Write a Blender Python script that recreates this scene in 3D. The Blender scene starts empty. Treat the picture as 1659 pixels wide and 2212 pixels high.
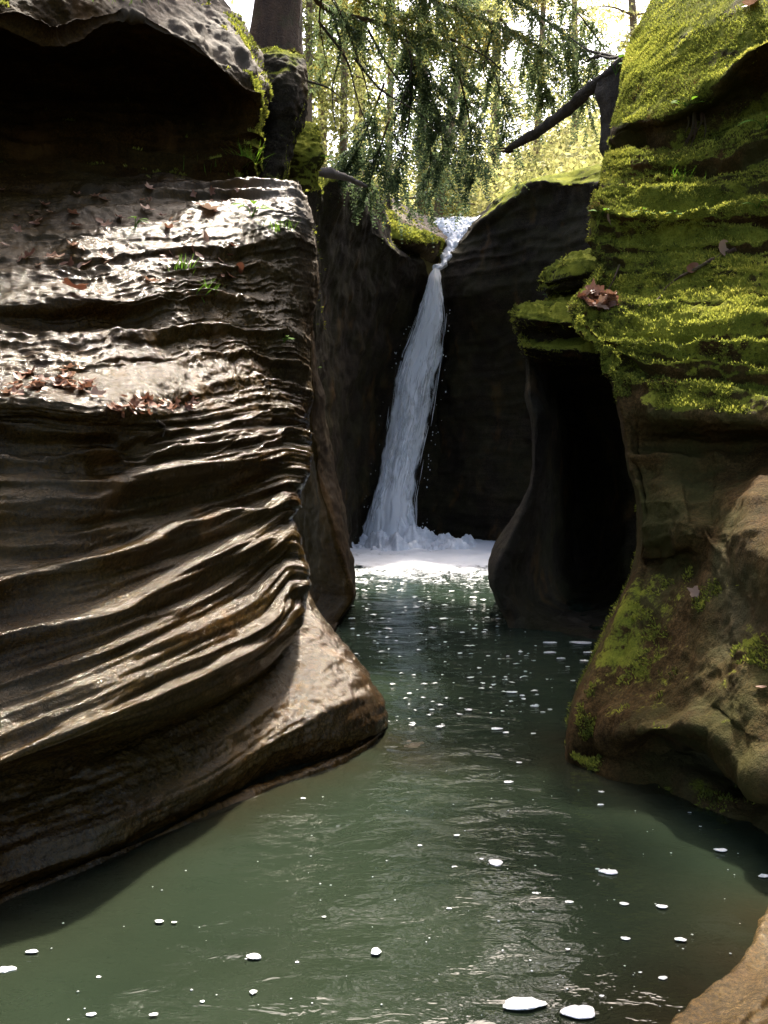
import bpy, math, random
import numpy as np
from mathutils import Vector

# ------------------------------------------------------------------ camera, sky, sun, exposure
SC = bpy.context.scene
COL = SC.collection
rng = np.random.default_rng(7)
random.seed(7)

CAM_H = 1.40                      # camera height above the pool
PITCH = math.radians(3.17)        # looking slightly down
F = 1916.0                        # focal length in picture units (picture 1659 x 2212)
CX, CY = 829.5, 1106.0

cam_d = bpy.data.cameras.new('camera')
cam = bpy.data.objects.new('camera', cam_d)
COL.objects.link(cam)
cam.location = (0, 0, CAM_H)
cam.rotation_euler = (math.pi / 2 - PITCH, 0, 0)
cam_d.sensor_fit = 'VERTICAL'
cam_d.sensor_height = 24.0
cam_d.lens = 24.0 * F / 2212.0
cam_d.clip_start = 0.05
cam_d.clip_end = 600
SC.camera = cam

SUN_EL, SUN_AZ = math.radians(57), math.radians(13)   # azimuth measured from +Y, negative = from the left
world = bpy.data.worlds.new('World')
SC.world = world
world.use_nodes = True
wn = world.node_tree
wn.nodes.clear()
w_out = wn.nodes.new('ShaderNodeOutputWorld')
w_bg = wn.nodes.new('ShaderNodeBackground')
w_sky = wn.nodes.new('ShaderNodeTexSky')
w_sky.sky_type = 'NISHITA'
w_sky.sun_disc = False
w_sky.sun_elevation = SUN_EL
w_sky.sun_rotation = SUN_AZ
w_sky.dust_density = 5.0
w_sky.ozone_density = 0.6
w_bg.inputs['Strength'].default_value = 0.15
wn.links.new(w_sky.outputs[0], w_bg.inputs[0])
wn.links.new(w_bg.outputs[0], w_out.inputs[0])

sun_d = bpy.data.lights.new('sun', 'SUN')
sun_d.energy = 3.0
sun_d.angle = math.radians(2.5)      # hazy, softened by thin cloud
sun_d.color = (1.0, 0.93, 0.80)
sun = bpy.data.objects.new('sun', sun_d)
COL.objects.link(sun)
SUN_DIR = Vector((math.sin(SUN_AZ) * math.cos(SUN_EL), math.cos(SUN_AZ) * math.cos(SUN_EL), math.sin(SUN_EL)))
sun.rotation_euler = SUN_DIR.to_track_quat('Z', 'Y').to_euler()
sun.location = SUN_DIR * 60

SC.view_settings.view_transform = 'Standard'
SC.view_settings.look = 'None'
SC.view_settings.exposure = 2.34
SC.view_settings.gamma = 1.0
SC.view_settings.use_curve_mapping = False
SC.cycles.max_bounces = 8
SC.cycles.diffuse_bounces = 3
SC.cycles.glossy_bounces = 3
SC.cycles.transparent_max_bounces = 24
SC.cycles.use_denoising = True
SC.cycles.sample_clamp_indirect = 6.0

# ------------------------------------------------------------------ helpers
CP, SP = math.cos(PITCH), math.sin(PITCH)


def at(px, py, Y):
    """a picture point at world depth Y"""
    a = (px - CX) / F
    b = -(py - CY) / F
    dy = CP + b * SP
    dz = b * CP - SP
    t = Y / dy
    return np.array((a * t, Y, CAM_H + dz * t))


def wdepth(py):
    """depth at which a picture row meets the water plane"""
    b = -(py - CY) / F
    return -CAM_H * (CP + b * SP) / (b * CP - SP)


def onwater(px, py, z=0.0):
    b = -(py - CY) / F
    return at(px, py, (z - CAM_H) * (CP + b * SP) / (b * CP - SP))


def _hash(ix, iy, iz, seed):
    h = (ix.astype(np.uint32) * np.uint32(374761393) + iy.astype(np.uint32) * np.uint32(668265263)
         + iz.astype(np.uint32) * np.uint32(2147483647 - 94906265) + np.uint32((seed * 1274126177) & 0xffffffff))
    h ^= h >> np.uint32(13)
    h *= np.uint32(1274126177)
    h ^= h >> np.uint32(16)
    h *= np.uint32(2246822519)
    h ^= h >> np.uint32(15)
    return h


_G = np.random.default_rng(3).normal(size=(256, 3))
_G /= np.linalg.norm(_G, axis=1)[:, None]


def pnoise(P, seed=0):
    P = np.asarray(P, float)
    sh = P.shape[:-1]
    P = P.reshape(-1, 3)
    i = np.floor(P).astype(np.int64)
    f = P - i
    w = f * f * f * (f * (f * 6 - 15) + 10)
    out = np.zeros(len(P))
    for dx in (0, 1):
        for dy in (0, 1):
            for dz in (0, 1):
                g = _G[_hash(i[:, 0] + dx, i[:, 1] + dy, i[:, 2] + dz, seed) & np.uint32(255)]
                d = g[:, 0] * (f[:, 0] - dx) + g[:, 1] * (f[:, 1] - dy) + g[:, 2] * (f[:, 2] - dz)
                out += d * (w[:, 0] if dx else 1 - w[:, 0]) * (w[:, 1] if dy else 1 - w[:, 1]) * (w[:, 2] if dz else 1 - w[:, 2])
    return (out * 1.6).reshape(sh)


def fbm(P, octs=4, seed=0, gain=0.5, lac=2.03):
    P = np.asarray(P, float)
    s, a = 0.0, 1.0
    for k in range(octs):
        s = s + a * pnoise(P, seed + k * 17)
        P = P * lac
        a *= gain
    return s


def ridged(P, octs=3, seed=0):
    P = np.asarray(P, float)
    s, a = 0.0, 1.0
    for k in range(octs):
        s = s + a * (1 - 2 * np.abs(pnoise(P, seed + k * 31)))
        P = P * 2.1
        a *= 0.5
    return s


def sstep(a, b, x):
    t = np.clip((x - a) / (b - a), 0, 1)
    return t * t * (3 - 2 * t)


def catmull(C, n, axis, dens=None):
    """resample control net C along an axis with n samples (Catmull-Rom, chord-uniform)"""
    C = np.moveaxis(C, axis, 0)
    K = C.shape[0]
    L = np.linalg.norm(np.diff(C, axis=0), axis=-1).reshape(K - 1, -1).mean(1)
    if dens is not None:
        L = L * np.asarray(dens)
    cum = np.concatenate([[0], np.cumsum(L)])
    s = np.linspace(0, cum[-1], n)
    k = np.clip(np.searchsorted(cum, s, side='right') - 1, 0, K - 2)
    t = (s - cum[k]) / (cum[k + 1] - cum[k])
    E = np.concatenate([2 * C[:1] - C[1:2], C, 2 * C[-1:] - C[-2:-1]])
    p0, p1, p2, p3 = E[k], E[k + 1], E[k + 2], E[k + 3]
    t = t.reshape((-1,) + (1,) * (C.ndim - 1))
    m1, m2 = (p2 - p0) * 0.42, (p3 - p1) * 0.42
    R = ((2 * t ** 3 - 3 * t ** 2 + 1) * p1 + (t ** 3 - 2 * t ** 2 + t) * m1 + (-2 * t ** 3 + 3 * t ** 2) * p2 + (t ** 3 - t ** 2) * m2)
    return np.moveaxis(R, 0, axis), k + t.reshape(-1)


def grid_normals(P):
    du = np.gradient(P, axis=1)
    dv = np.gradient(P, axis=0)
    n = np.cross(du, dv)
    return n / (np.linalg.norm(n, axis=-1, keepdims=True) + 1e-12)


def mesh_np(name, V, Fq, mat, attrs=None, smooth=True, parent=None, origin=None):
    """link one mesh object from numpy arrays (quads or triangles)"""
    V = np.asarray(V, np.float32).reshape(-1, 3)
    Fq = np.asarray(Fq, np.int32)
    me = bpy.data.meshes.new(name)
    o0 = np.zeros(3, np.float32) if origin is None else np.asarray(origin, np.float32)
    nv, nf, k = len(V), len(Fq), Fq.shape[1]
    me.vertices.add(nv)
    me.vertices.foreach_set('co', (V - o0).ravel())
    me.loops.add(nf * k)
    me.loops.foreach_set('vertex_index', Fq.ravel())
    me.polygons.add(nf)
    me.polygons.foreach_set('loop_start', np.arange(0, nf * k, k, dtype=np.int32))
    me.polygons.foreach_set('loop_total', np.full(nf, k, np.int32))
    me.update(calc_edges=True)
    if smooth:
        me.polygons.foreach_set('use_smooth', np.ones(nf, bool))
    for an, av in (attrs or {}).items():
        a = me.attributes.new(an, 'FLOAT', 'POINT')
        a.data.foreach_set('value', np.asarray(av, np.float32).ravel())
    if mat is not None:
        me.materials.append(mat)
    o = bpy.data.objects.new(name, me)
    COL.objects.link(o)
    o.location = o0
    if parent is not None:
        o.parent = parent
        pl, q = np.zeros(3), parent
        while q is not None:
            pl += np.array(q.location)
            q = q.parent
        o.location = o0 - pl
    return o


def grid_faces(nv, nu):
    a = np.arange(nv * nu).reshape(nv, nu)
    return np.stack([a[:-1, :-1], a[:-1, 1:], a[1:, 1:], a[1:, :-1]], -1).reshape(-1, 4)


def tag(o, label=None, cat=None, group=None, kind=None):
    for k, v in (('label', label), ('category', cat), ('group', group), ('kind', kind)):
        if v:
            o[k] = v
    return o


def empty(name, loc, label=None, cat=None, group=None):
    o = bpy.data.objects.new(name, None)
    COL.objects.link(o)
    o.location = loc
    return tag(o, label, cat, group)


class Tris:
    """collects small pieces into one mesh"""
    def __init__(s):
        s.v, s.f, s.n, s.a = [], [], 0, []

    def add(s, V, Fc, val=0.0):
        V = np.asarray(V, float).reshape(-1, 3)
        s.v.append(V)
        s.f.append(np.asarray(Fc, int) + s.n)
        s.a.append(np.full(len(V), val) if np.isscalar(val) else np.asarray(val, float))
        s.n += len(V)

    def build(s, name, mat, parent=None, smooth=True, origin=None):
        return mesh_np(name, np.concatenate(s.v), np.concatenate(s.f), mat, {'tone': np.concatenate(s.a)}, smooth, parent, origin)


def tube(P, R, sides=8, rough=0.0, seed=0):
    """swept tube along points P with radii R; returns verts, quads"""
    P = np.asarray(P, float)
    R = np.broadcast_to(np.asarray(R, float), (len(P),))
    T = np.gradient(P, axis=0)
    T /= np.linalg.norm(T, axis=1)[:, None] + 1e-12
    ref = np.array((0.3, 0.2, 0.93)) if abs(T[0][2]) < 0.8 else np.array((1.0, 0.1, 0.0))
    A = np.cross(T, ref)
    A /= np.linalg.norm(A, axis=1)[:, None] + 1e-12
    B = np.cross(T, A)
    th = np.linspace(0, 2 * np.pi, sides, endpoint=False)
    V = P[:, None] + R[:, None, None] * (np.cos(th)[None, :, None] * A[:, None] + np.sin(th)[None, :, None] * B[:, None])
    if rough:
        V = V + (V - P[:, None]) * (rough * fbm(V * (0.6 / max(R.max(), 1e-3)) , 3, seed))[..., None]
    n = len(P)
    a = np.arange(n * sides).reshape(n, sides)
    b = np.roll(a, -1, axis=1)
    Fq = np.stack([a[:-1], b[:-1], b[1:], a[1:]], -1).reshape(-1, 4)
    V = V.reshape(-1, 3)
    # end caps as fans of quads (degenerate-free for even side counts)
    caps = []
    for row in (a[0], a[-1][::-1]):
        for k in range(1, sides - 2, 2):
            caps.append([row[0], row[k], row[k + 1], row[k + 2]])
    return V, np.concatenate([Fq, np.array(caps)]) if caps else Fq


def smooth_path(P, n):
    P = np.asarray(P, float)
    return catmull(P, n, 0)[0]


# ------------------------------------------------------------------ materials
class NT:
    def __init__(s, name):
        s.m = bpy.data.materials.new(name)
        s.m.use_nodes = True
        s.t = s.m.node_tree
        s.t.nodes.clear()
        s.out = s.n('OutputMaterial')

    def n(s, typ, **kw):
        nd = s.t.nodes.new('ShaderNode' + typ)
        for k, v in kw.items():
            setattr(nd, k, v)
        return nd

    def l(s, a, b):
        s.t.links.new(a, b)

    def val(s, sock, v):
        if isinstance(v, bpy.types.NodeSocket):
            s.l(v, sock)
        else:
            sock.default_value = v

    def math(s, op, a, b=0.0, clamp=False):
        nd = s.n('Math', operation=op, use_clamp=clamp)
        s.val(nd.inputs[0], a)
        s.val(nd.inputs[1], b)
        return nd.outputs[0]

    def attr(s, name):
        return s.n('Attribute', attribute_name=name).outputs['Fac']

    def noise(s, scale, detail=4, rough=0.55, vec=None, stretch=None, dist=0.0):
        nd = s.n('TexNoise')
        nd.inputs['Scale'].default_value = scale
        nd.inputs['Detail'].default_value = detail
        nd.inputs['Roughness'].default_value = rough
        nd.inputs['Distortion'].default_value = dist
        v = vec if vec is not None else s.pos()
        if stretch:
            mp = s.n('Mapping')
            mp.inputs['Scale'].default_value = stretch
            s.l(v, mp.inputs['Vector'])
            v = mp.outputs[0]
        s.l(v, nd.inputs['Vector'])
        return nd.outputs['Fac']

    def pos(s):
        return s.n('NewGeometry').outputs['Position']

    def ramp(s, fac, stops):
        nd = s.n('ValToRGB')
        e = nd.color_ramp.elements
        while len(e) < len(stops):
            e.new(0.5)
        for k, (p, c) in enumerate(stops):
            e[k].position = p
            e[k].color = (*c, 1) if len(c) == 3 else c
        s.l(fac, nd.inputs[0])
        return nd.outputs['Color']

    def maprange(s, v, a, b, c=0.0, d=1.0, smooth=True):
        nd = s.n('MapRange', interpolation_type='SMOOTHSTEP' if smooth else 'LINEAR')
        s.val(nd.inputs['Value'], v)
        for k, x in (('From Min', a), ('From Max', b), ('To Min', c), ('To Max', d)):
            nd.inputs[k].default_value = x
        return nd.outputs[0]

    def mix(s, fac, a, b):
        nd = s.n('Mix', data_type='RGBA')
        s.val(nd.inputs[0], fac)
        s.val(nd.inputs[6], a if not isinstance(a, tuple) else (*a, 1))
        s.val(nd.inputs[7], b if not isinstance(b, tuple) else (*b, 1))
        return nd.outputs[2]

    def fmix(s, fac, a, b):
        nd = s.n('Mix', data_type='FLOAT')
        s.val(nd.inputs[0], fac)
        s.val(nd.inputs[2], a)
        s.val(nd.inputs[3], b)
        return nd.outputs[0]

    def bump(s, h, strength=0.5, dist=0.01, normal=None):
        nd = s.n('Bump')
        s.val(nd.inputs['Strength'], strength)
        nd.inputs['Distance'].default_value = dist
        s.l(h, nd.inputs['Height'])
        if normal is not None:
            s.l(normal, nd.inputs['Normal'])
        return nd.outputs[0]


def rock_material(name, dark, mid, light, wet_rough=0.22, dry_rough=0.75, film=0.25, relief=0.9):
    """layered sandstone with attribute-driven wet film and moss"""
    t = NT(name)
    big = t.noise(1.6, 5, 0.6)
    med = t.noise(9, 6, 0.65)
    fine = t.noise(70, 4, 0.7)
    strat = t.noise(3.0, 5, 0.6, stretch=(0.6, 0.6, 9.0), dist=0.6)
    v = t.math('ADD', t.math('MULTIPLY', big, 0.4), t.math('ADD', t.math('MULTIPLY', med, 0.3), t.math('MULTIPLY', strat, 0.3)))
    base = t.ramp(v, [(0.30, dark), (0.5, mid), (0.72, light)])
    grain = t.math('MULTIPLY', t.maprange(fine, 0.35, 0.68, 0.5, 1.45), t.maprange(t.noise(210, 2, 0.6), 0.35, 0.65, 0.75, 1.25))
    bc = t.n('Vectormath' if False else 'VectorMath', operation='SCALE')
    t.l(base, bc.inputs[0])
    t.l(grain, bc.inputs['Scale'])
    base = bc.outputs[0]
    # rusty and grey stains
    st = t.maprange(t.noise(2.7, 4, 0.6, stretch=(1, 1, 0.5)), 0.55, 0.72)
    base = t.mix(t.math('MULTIPLY', st, 0.45), base, (0.13, 0.065, 0.02))
    of = t.maprange(t.noise(1.9, 5, 0.65), 0.40, 0.62)
    base = t.mix(t.math('MULTIPLY', of, film), base, t.mix(med, (0.022, 0.022, 0.008), (0.075, 0.072, 0.022)))
    bare = t.attr('bare')  # pale rock tone, also used to paint lit faces lighter
    base = t.mix(bare, base, t.mix(med, (0.14, 0.115, 0.095), (0.27, 0.23, 0.20)))
    wet = t.attr('wet')
    wn_ = t.maprange(t.math('ADD', wet, t.math('MULTIPLY', t.math('SUBTRACT', med, 0.5), 0.9)), 0.35, 0.65)
    # moss
    moss = t.attr('moss')
    geo = t.n('NewGeometry')
    sep = t.n('SeparateXYZ')
    t.l(geo.outputs['Normal'], sep.inputs[0])
    mm = t.math('ADD', moss, t.math('MULTIPLY', t.math('SUBTRACT', t.noise(6, 5, 0.65), 0.5), 1.1))
    mm = t.math('ADD', mm, t.math('MULTIPLY', t.math('SUBTRACT', fine, 0.5), 0.5))
    mm = t.math('ADD', mm, t.math('MULTIPLY', t.math('SUBTRACT', sep.outputs['Z'], 0.35), 0.42))
    mossf = t.maprange(mm, 0.42, 0.62)
    mc = t.ramp(t.math('ADD', t.math('MULTIPLY', t.noise(3.2, 5, 0.6), 0.6), t.math('MULTIPLY', t.noise(120, 3, 0.7), 0.4)),
                [(0.27, (0.06, 0.036, 0.014)), (0.34, (0.075, 0.085, 0.016)), (0.45, (0.15, 0.17, 0.025)), (0.6, (0.30, 0.305, 0.04)), (0.75, (0.43, 0.39, 0.07))])
    col = t.mix(mossf, base, mc)
    rough = t.fmix(mossf, t.fmix(wn_, dry_rough, t.fmix(fine, wet_rough * 0.7, wet_rough * 1.5)), 0.95)
    bs = t.n('BsdfPrincipled')
    t.l(col, bs.inputs['Base Color'])
    t.l(rough, bs.inputs['Roughness'])
    t.l(t.fmix(mossf, t.fmix(wn_, 0.06, t.math('MULTIPLY', t.math('MAXIMUM', wet, 0.0), 0.22)), 0.03), bs.inputs['Specular IOR Level'])
    h = t.math('ADD', t.math('MULTIPLY', t.noise(28, 6, 0.7), 0.55), t.math('MULTIPLY', t.noise(120, 4, 0.75), 0.45))
    h = t.math('ADD', h, t.math('MULTIPLY', t.noise(75, 3, 0.6), 0.35))
    b1 = t.bump(h, relief, 0.022)
    b2 = t.bump(t.noise(260, 3, 0.8), t.math('MULTIPLY', mossf, 0.9), 0.012, b1)
    t.l(b2, bs.inputs['Normal'])
    bs.inputs['Specular Tint'].default_value = (1.0, 0.9, 0.76, 1)      # warm tint put into the sky and sun reflections
    t.l(bs.outputs[0], t.out.inputs[0])
    return t.m


M_WET = rock_material('wet_sandstone', (0.006, 0.0030, 0.0007), (0.027, 0.0130, 0.0024), (0.068, 0.035, 0.0068), 0.12, 0.7, 0.15, 0.5)
M_RIGHT = rock_material('mossy_sandstone', (0.018, 0.0105, 0.004), (0.062, 0.036, 0.0125), (0.145, 0.088, 0.034), 0.35, 0.75, 0.8)
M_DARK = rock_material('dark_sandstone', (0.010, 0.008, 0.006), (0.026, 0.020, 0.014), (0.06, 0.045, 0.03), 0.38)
M_TAN = rock_material('tan_sandstone', (0.03, 0.018, 0.008), (0.09, 0.058, 0.026), (0.18, 0.13, 0.075), 0.12)

M_CORNER = rock_material('wet_ochre_sandstone', (0.035, 0.018, 0.005), (0.10, 0.056, 0.015), (0.21, 0.135, 0.05), 0.12, 0.75, 0.2, 0.5)


def leaf_material(name, stops, trans=0.45, rough=0.6):
    t = NT(name)
    col = t.ramp(t.attr('tone'), stops)
    d = t.n('BsdfPrincipled')
    t.l(col, d.inputs['Base Color'])
    d.inputs['Roughness'].default_value = rough
    d.inputs['Specular IOR Level'].default_value = 0.3
    tr = t.n('BsdfTranslucent')
    t.l(col, tr.inputs[0])
    mx = t.n('MixShader')
    mx.inputs[0].default_value = trans
    t.l(d.outputs[0], mx.inputs[1])
    t.l(tr.outputs[0], mx.inputs[2])
    t.l(mx.outputs[0], t.out.inputs[0])
    return t.m


M_HEM = leaf_material('hemlock_needles', [(0.0, (0.030, 0.050, 0.026)), (0.5, (0.085, 0.12, 0.055)), (0.85, (0.16, 0.19, 0.06)), (1.0, (0.28, 0.23, 0.05))], 0.5)
M_FAR = leaf_material('sunlit_leaves', [(0.0, (0.14, 0.16, 0.05)), (0.5, (0.34, 0.34, 0.11)), (1.0, (0.60, 0.55, 0.24))], 0.6)  # overexposed sun glow put into the pale leaf colours
M_PLANT = leaf_material('seedling_leaf', [(0.0, (0.05, 0.12, 0.012)), (1.0, (0.15, 0.28, 0.02))], 0.5, 0.8)
M_MOSS = leaf_material('moss_tuft', [(0.0, (0.07, 0.045, 0.016)), (0.2, (0.06, 0.07, 0.012)), (0.42, (0.16, 0.185, 0.03)), (0.7, (0.33, 0.34, 0.05)), (1.0, (0.47, 0.43, 0.09))], 0.55, 0.9)
M_DEAD = leaf_material('dead_leaf', [(0.0, (0.11, 0.04, 0.022)), (0.5, (0.24, 0.115, 0.07)), (1.0, (0.42, 0.28, 0.20))], 0.2, 0.45)


def bark_material(name, a, b, moss=0.0):
    t = NT(name)
    n1 = t.noise(14, 5, 0.7, stretch=(1, 1, 0.18))
    n2 = t.noise(50, 4, 0.7)
    col = t.ramp(t.math('ADD', t.math('MULTIPLY', n1, 0.6), t.math('MULTIPLY', n2, 0.4)), [(0.33, a), (0.68, b)])
    if moss:
        col = t.mix(t.math('MULTIPLY', t.maprange(t.noise(5, 4), 0.5, 0.65), moss), col, (0.06, 0.075, 0.015))
    bs = t.n('BsdfPrincipled')
    t.l(col, bs.inputs['Base Color'])
    bs.inputs['Roughness'].default_value = 0.85
    t.l(t.bump(t.math('ADD', n1, n2), 0.9, 0.03), bs.inputs['Normal'])
    t.l(bs.outputs[0], t.out.inputs[0])
    return t.m


M_BARK = bark_material('hemlock_bark', (0.030, 0.015, 0.008), (0.14, 0.075, 0.04), 0.4)
M_LOG = bark_material('dark_wet_bark', (0.016, 0.011, 0.008), (0.085, 0.060, 0.042))
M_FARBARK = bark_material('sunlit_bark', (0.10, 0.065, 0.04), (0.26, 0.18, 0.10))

# ------------------------------------------------------------------ rock lofting
LAYER_RNG = np.random.default_rng(21)


def strata(h, q, seed, thick=(0.05, 0.14)):
    """ledge profile: h = height across the beds (m), q = 3-D point for variation; each bed bulges, with a sharp undercut joint"""
    r = np.random.default_rng(seed)
    b = [h.min() - 0.3]
    while b[-1] < h.max() + 0.3:
        b.append(b[-1] + r.uniform(*thick))
    b = np.array(b)
    k = np.clip(np.searchsorted(b, h, side='right') - 1, 0, len(b) - 2)
    t = (h - b[k]) / (b[k + 1] - b[k])
    p0 = r.uniform(-1, 1, len(b))
    loc = pnoise(np.stack([q[..., 0] * 1.3 + k * 7.3, q[..., 1] * 1.3 + k * 3.1, k * 1.7 + 0.5 + 0 * h], -1), seed)
    prot = p0[k] * 0.6 + loc * 1.2
    prof = 1 - np.abs(2 * np.clip((t * 1.04), 0, 1) ** 1.5 - 1) ** 4          # rounded bed, deeper joint below
    return prot + (prof - 0.8) * 0.9


def ledges(h, P, seed, thick, run=0.8, sharp=0.28):
    """stepped beds: a shoulder that catches the light, a face, a sharp undercut; beds swell and die out along their length"""
    r = np.random.default_rng(seed)
    b = [h.min() - 0.4]
    while b[-1] < h.max() + 0.4:
        b.append(b[-1] + r.uniform(*thick))
    b = np.array(b)
    k = np.clip(np.searchsorted(b, h, side='right') - 1, 0, len(b) - 2)
    th = b[k + 1] - b[k]
    t = (h - b[k]) / th
    loc = pnoise(np.stack([P[..., 0] * run + k * 5.3, P[..., 1] * run + k * 2.9, k * 1.31 + 0 * h], -1), seed)
    amp = np.clip(0.40 + 1.5 * loc + 0.35 * r.uniform(-1, 1, len(b))[k], 0.0, 1.6)
    up = sstep(0.0, sharp, t)
    dn = sstep(1.0, 0.86, t)
    return amp * th * (up * dn * (1.0 - 0.25 * t)) / np.mean(thick)


def rock(name, rows, mat, nu, nv, disp, attrs, label, cat, dens_v=None, dens_u=None, parent=None):
    """loft a control net of picture points into a dense surface, displace it and link it as one thing"""
    C = np.array([[p if (len(p) == 3 and isinstance(p, np.ndarray)) else at(*p) for p in r] for r in rows])
    P, ku = catmull(C, nu, 1, dens_u)
    P, kv = catmull(P, nv, 0, dens_v)
    N = grid_normals(P)
    KU, KV = np.meshgrid(ku, kv)
    ctx = dict(P=P, N=N, U=KU, V=KV)
    # metric height across the rows
    dv = np.linalg.norm(np.diff(P, axis=0), axis=-1)
    ctx['H'] = np.concatenate([np.zeros((1, P.shape[1])), np.cumsum(dv, 0)])
    ctx['h'] = np.interp(kv, np.arange(len(rows)), np.interp(np.arange(len(rows)), kv, ctx['H'].mean(1)))[:, None] + 0 * KU
    d = disp(ctx)
    P2 = P + N * d[..., None]
    N2 = grid_normals(P2)
    ctx.update(P=P2, N=N2, d=d)
    A = attrs(ctx)
    nvv, nuu = P2.shape[:2]
    base = P2.reshape(-1, 3)
    o0 = np.array((base[:, 0].mean(), base[:, 1].mean(), max(base[:, 2].min(), 0.0)))
    o = mesh_np(name, base, grid_faces(nvv, nuu)[:, ::-1], mat, {k: np.broadcast_to(v, P2.shape[:2]) for k, v in A.items()}, True, None, o0)
    tag(o, label, cat)
    ctx['moss'] = np.broadcast_to(A['moss'], P2.shape[:2])
    return o, ctx


Z = lambda p, dz: p + np.array((0, 0, dz))


def sink(row, z, fwd=0.0):
    """the same row pushed down under the water"""
    out = []
    for p in row:
        w = at(*p).copy()
        w[2] = z
        w[1] += fwd
        out.append(w)
    return out


# ---- left foreground ledge (terraced wet wall)
LM = [
    [(-722, 385, 4.4), (-250, 375, 5.1), (0, 372, 5.7), (200, 374, 5.8), (400, 374, 6.0), (540, 376, 6.1), (615, 382, 6.25), (645, 392, 6.5), (640, 385, 7.4)],
    [(-722, 470, 3.9), (-250, 450, 4.5), (0, 440, 5.0), (200, 440, 5.1), (400, 435, 5.4), (540, 425, 5.65), (640, 425, 5.75), (672, 450, 5.95), (655, 440, 7.2)],
    [(-722, 560, 3.4), (-250, 530, 3.9), (0, 520, 4.4), (200, 520, 4.5), (400, 515, 4.8), (540, 495, 5.15), (645, 490, 5.4), (683, 508, 5.65), (660, 500, 7.0)],
    [(-722, 650, 3.0), (-250, 620, 3.5), (0, 598, 3.95), (200, 600, 4.1), (400, 590, 4.45), (540, 578, 4.85), (640, 575, 5.2), (687, 590, 5.5), (660, 580, 7.0)],
    [(-722, 700, 2.75), (-250, 665, 3.2), (0, 645, 3.65), (200, 645, 3.85), (400, 640, 4.3), (540, 640, 4.7), (635, 640, 5.05), (686, 650, 5.4), (655, 640, 7.0)],
    [(-722, 780, 2.7), (-250, 720, 3.15), (0, 700, 3.58), (200, 692, 3.78), (400, 695, 4.2), (540, 700, 4.62), (630, 700, 4.95), (676, 712, 5.3), (650, 700, 7.0)],
    [(-722, 880, 2.55), (-250, 810, 2.95), (0, 785, 3.40), (200, 788, 3.52), (400, 775, 4.0), (530, 762, 4.45), (630, 775, 4.85), (672, 790, 5.15), (650, 790, 6.6)],
    [(-722, 960, 2.25), (-250, 890, 2.65), (0, 862, 3.05), (200, 882, 3.15), (380, 880, 3.62), (530, 850, 4.2), (630, 845, 4.7), (676, 860, 5.1), (650, 860, 6.4)],
    [(-722, 1020, 2.28), (-250, 950, 2.68), (0, 915, 3.08), (210, 930, 3.22), (400, 920, 3.68), (545, 900, 4.18), (635, 895, 4.65), (670, 905, 5.05), (650, 900, 6.2)],
    [(-722, 1120, 2.2), (-250, 1050, 2.6), (0, 1008, 3.02), (220, 1010, 3.22), (410, 990, 3.66), (550, 970, 4.12), (638, 958, 4.55), (676, 970, 4.9), (650, 960, 6.0)],
    [(-722, 1260, 2.15), (-250, 1170, 2.52), (0, 1118, 2.96), (230, 1100, 3.18), (415, 1070, 3.62), (555, 1040, 4.1), (636, 1020, 4.5), (668, 1030, 4.8), (640, 1020, 5.9)],
    [(-722, 1400, 2.1), (-250, 1300, 2.45), (0, 1238, 2.9), (235, 1200, 3.14), (420, 1150, 3.6), (560, 1105, 4.1), (625, 1075, 4.42), (650, 1085, 4.7), (625, 1080, 5.8)],
    [(-722, 1560, 2.05), (-250, 1440, 2.4), (0, 1360, 2.85), (240, 1308, 3.08), (425, 1235, 3.55), (565, 1165, 4.03), (618, 1130, 4.38), (640, 1125, 4.6), (610, 1120, 5.7)],
    [(-722, 1720, 2.0), (-250, 1575, 2.35), (0, 1478, 2.79), (245, 1408, 3.02), (430, 1328, 3.47), (570, 1250, 3.97), (636, 1190, 4.3), (668, 1212, 4.5), (640, 1200, 5.6)],
    [(-722, 1860, 1.95), (-250, 1690, 2.28), (0, 1588, 2.71), (250, 1498, 2.95), (440, 1415, 3.42), (585, 1340, 3.92), (645, 1270, 4.25), (674, 1262, 4.5), (640, 1260, 5.6)],
    [(-722, 1960, 1.93), (-250, 1780, 2.25), (0, 1668, 2.68), (250, 1576, 2.93), (440, 1494, 3.4), (585, 1420, 3.88), (632, 1370, 4.18), (655, 1330, 4.5), (630, 1320, 5.6)],
    [(-722, 2000, 2.1), (-250, 1815, 2.45), (0, 1705, 2.92), (250, 1612, 3.17), (440, 1530, 3.62), (580, 1450, 4.08), (628, 1392, 4.42), (645, 1345, 4.65), (620, 1335, 5.7)],
    [(-722, 1980, 2.4), (-250, 1790, 2.8), (0, 1680, 3.25), (250, 1590, 3.5), (440, 1505, 3.95), (575, 1430, 4.4), (620, 1375, 4.7), (640, 1335, 4.9), (615, 1325, 5.8)],
]

LEAN = [1, 1.02, 1.05, 1.08, 1.10, 1.10, 1.10, 1.12, 1.11, 1.09, 1.075, 1.06, 1.045, 1.03, 1.015, 1, 1, 1]   # the wall leans back towards its top
LM = [[(p[0], p[1], p[2] * f) for p in r_] for r_, f in zip(LM, LEAN)]


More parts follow.
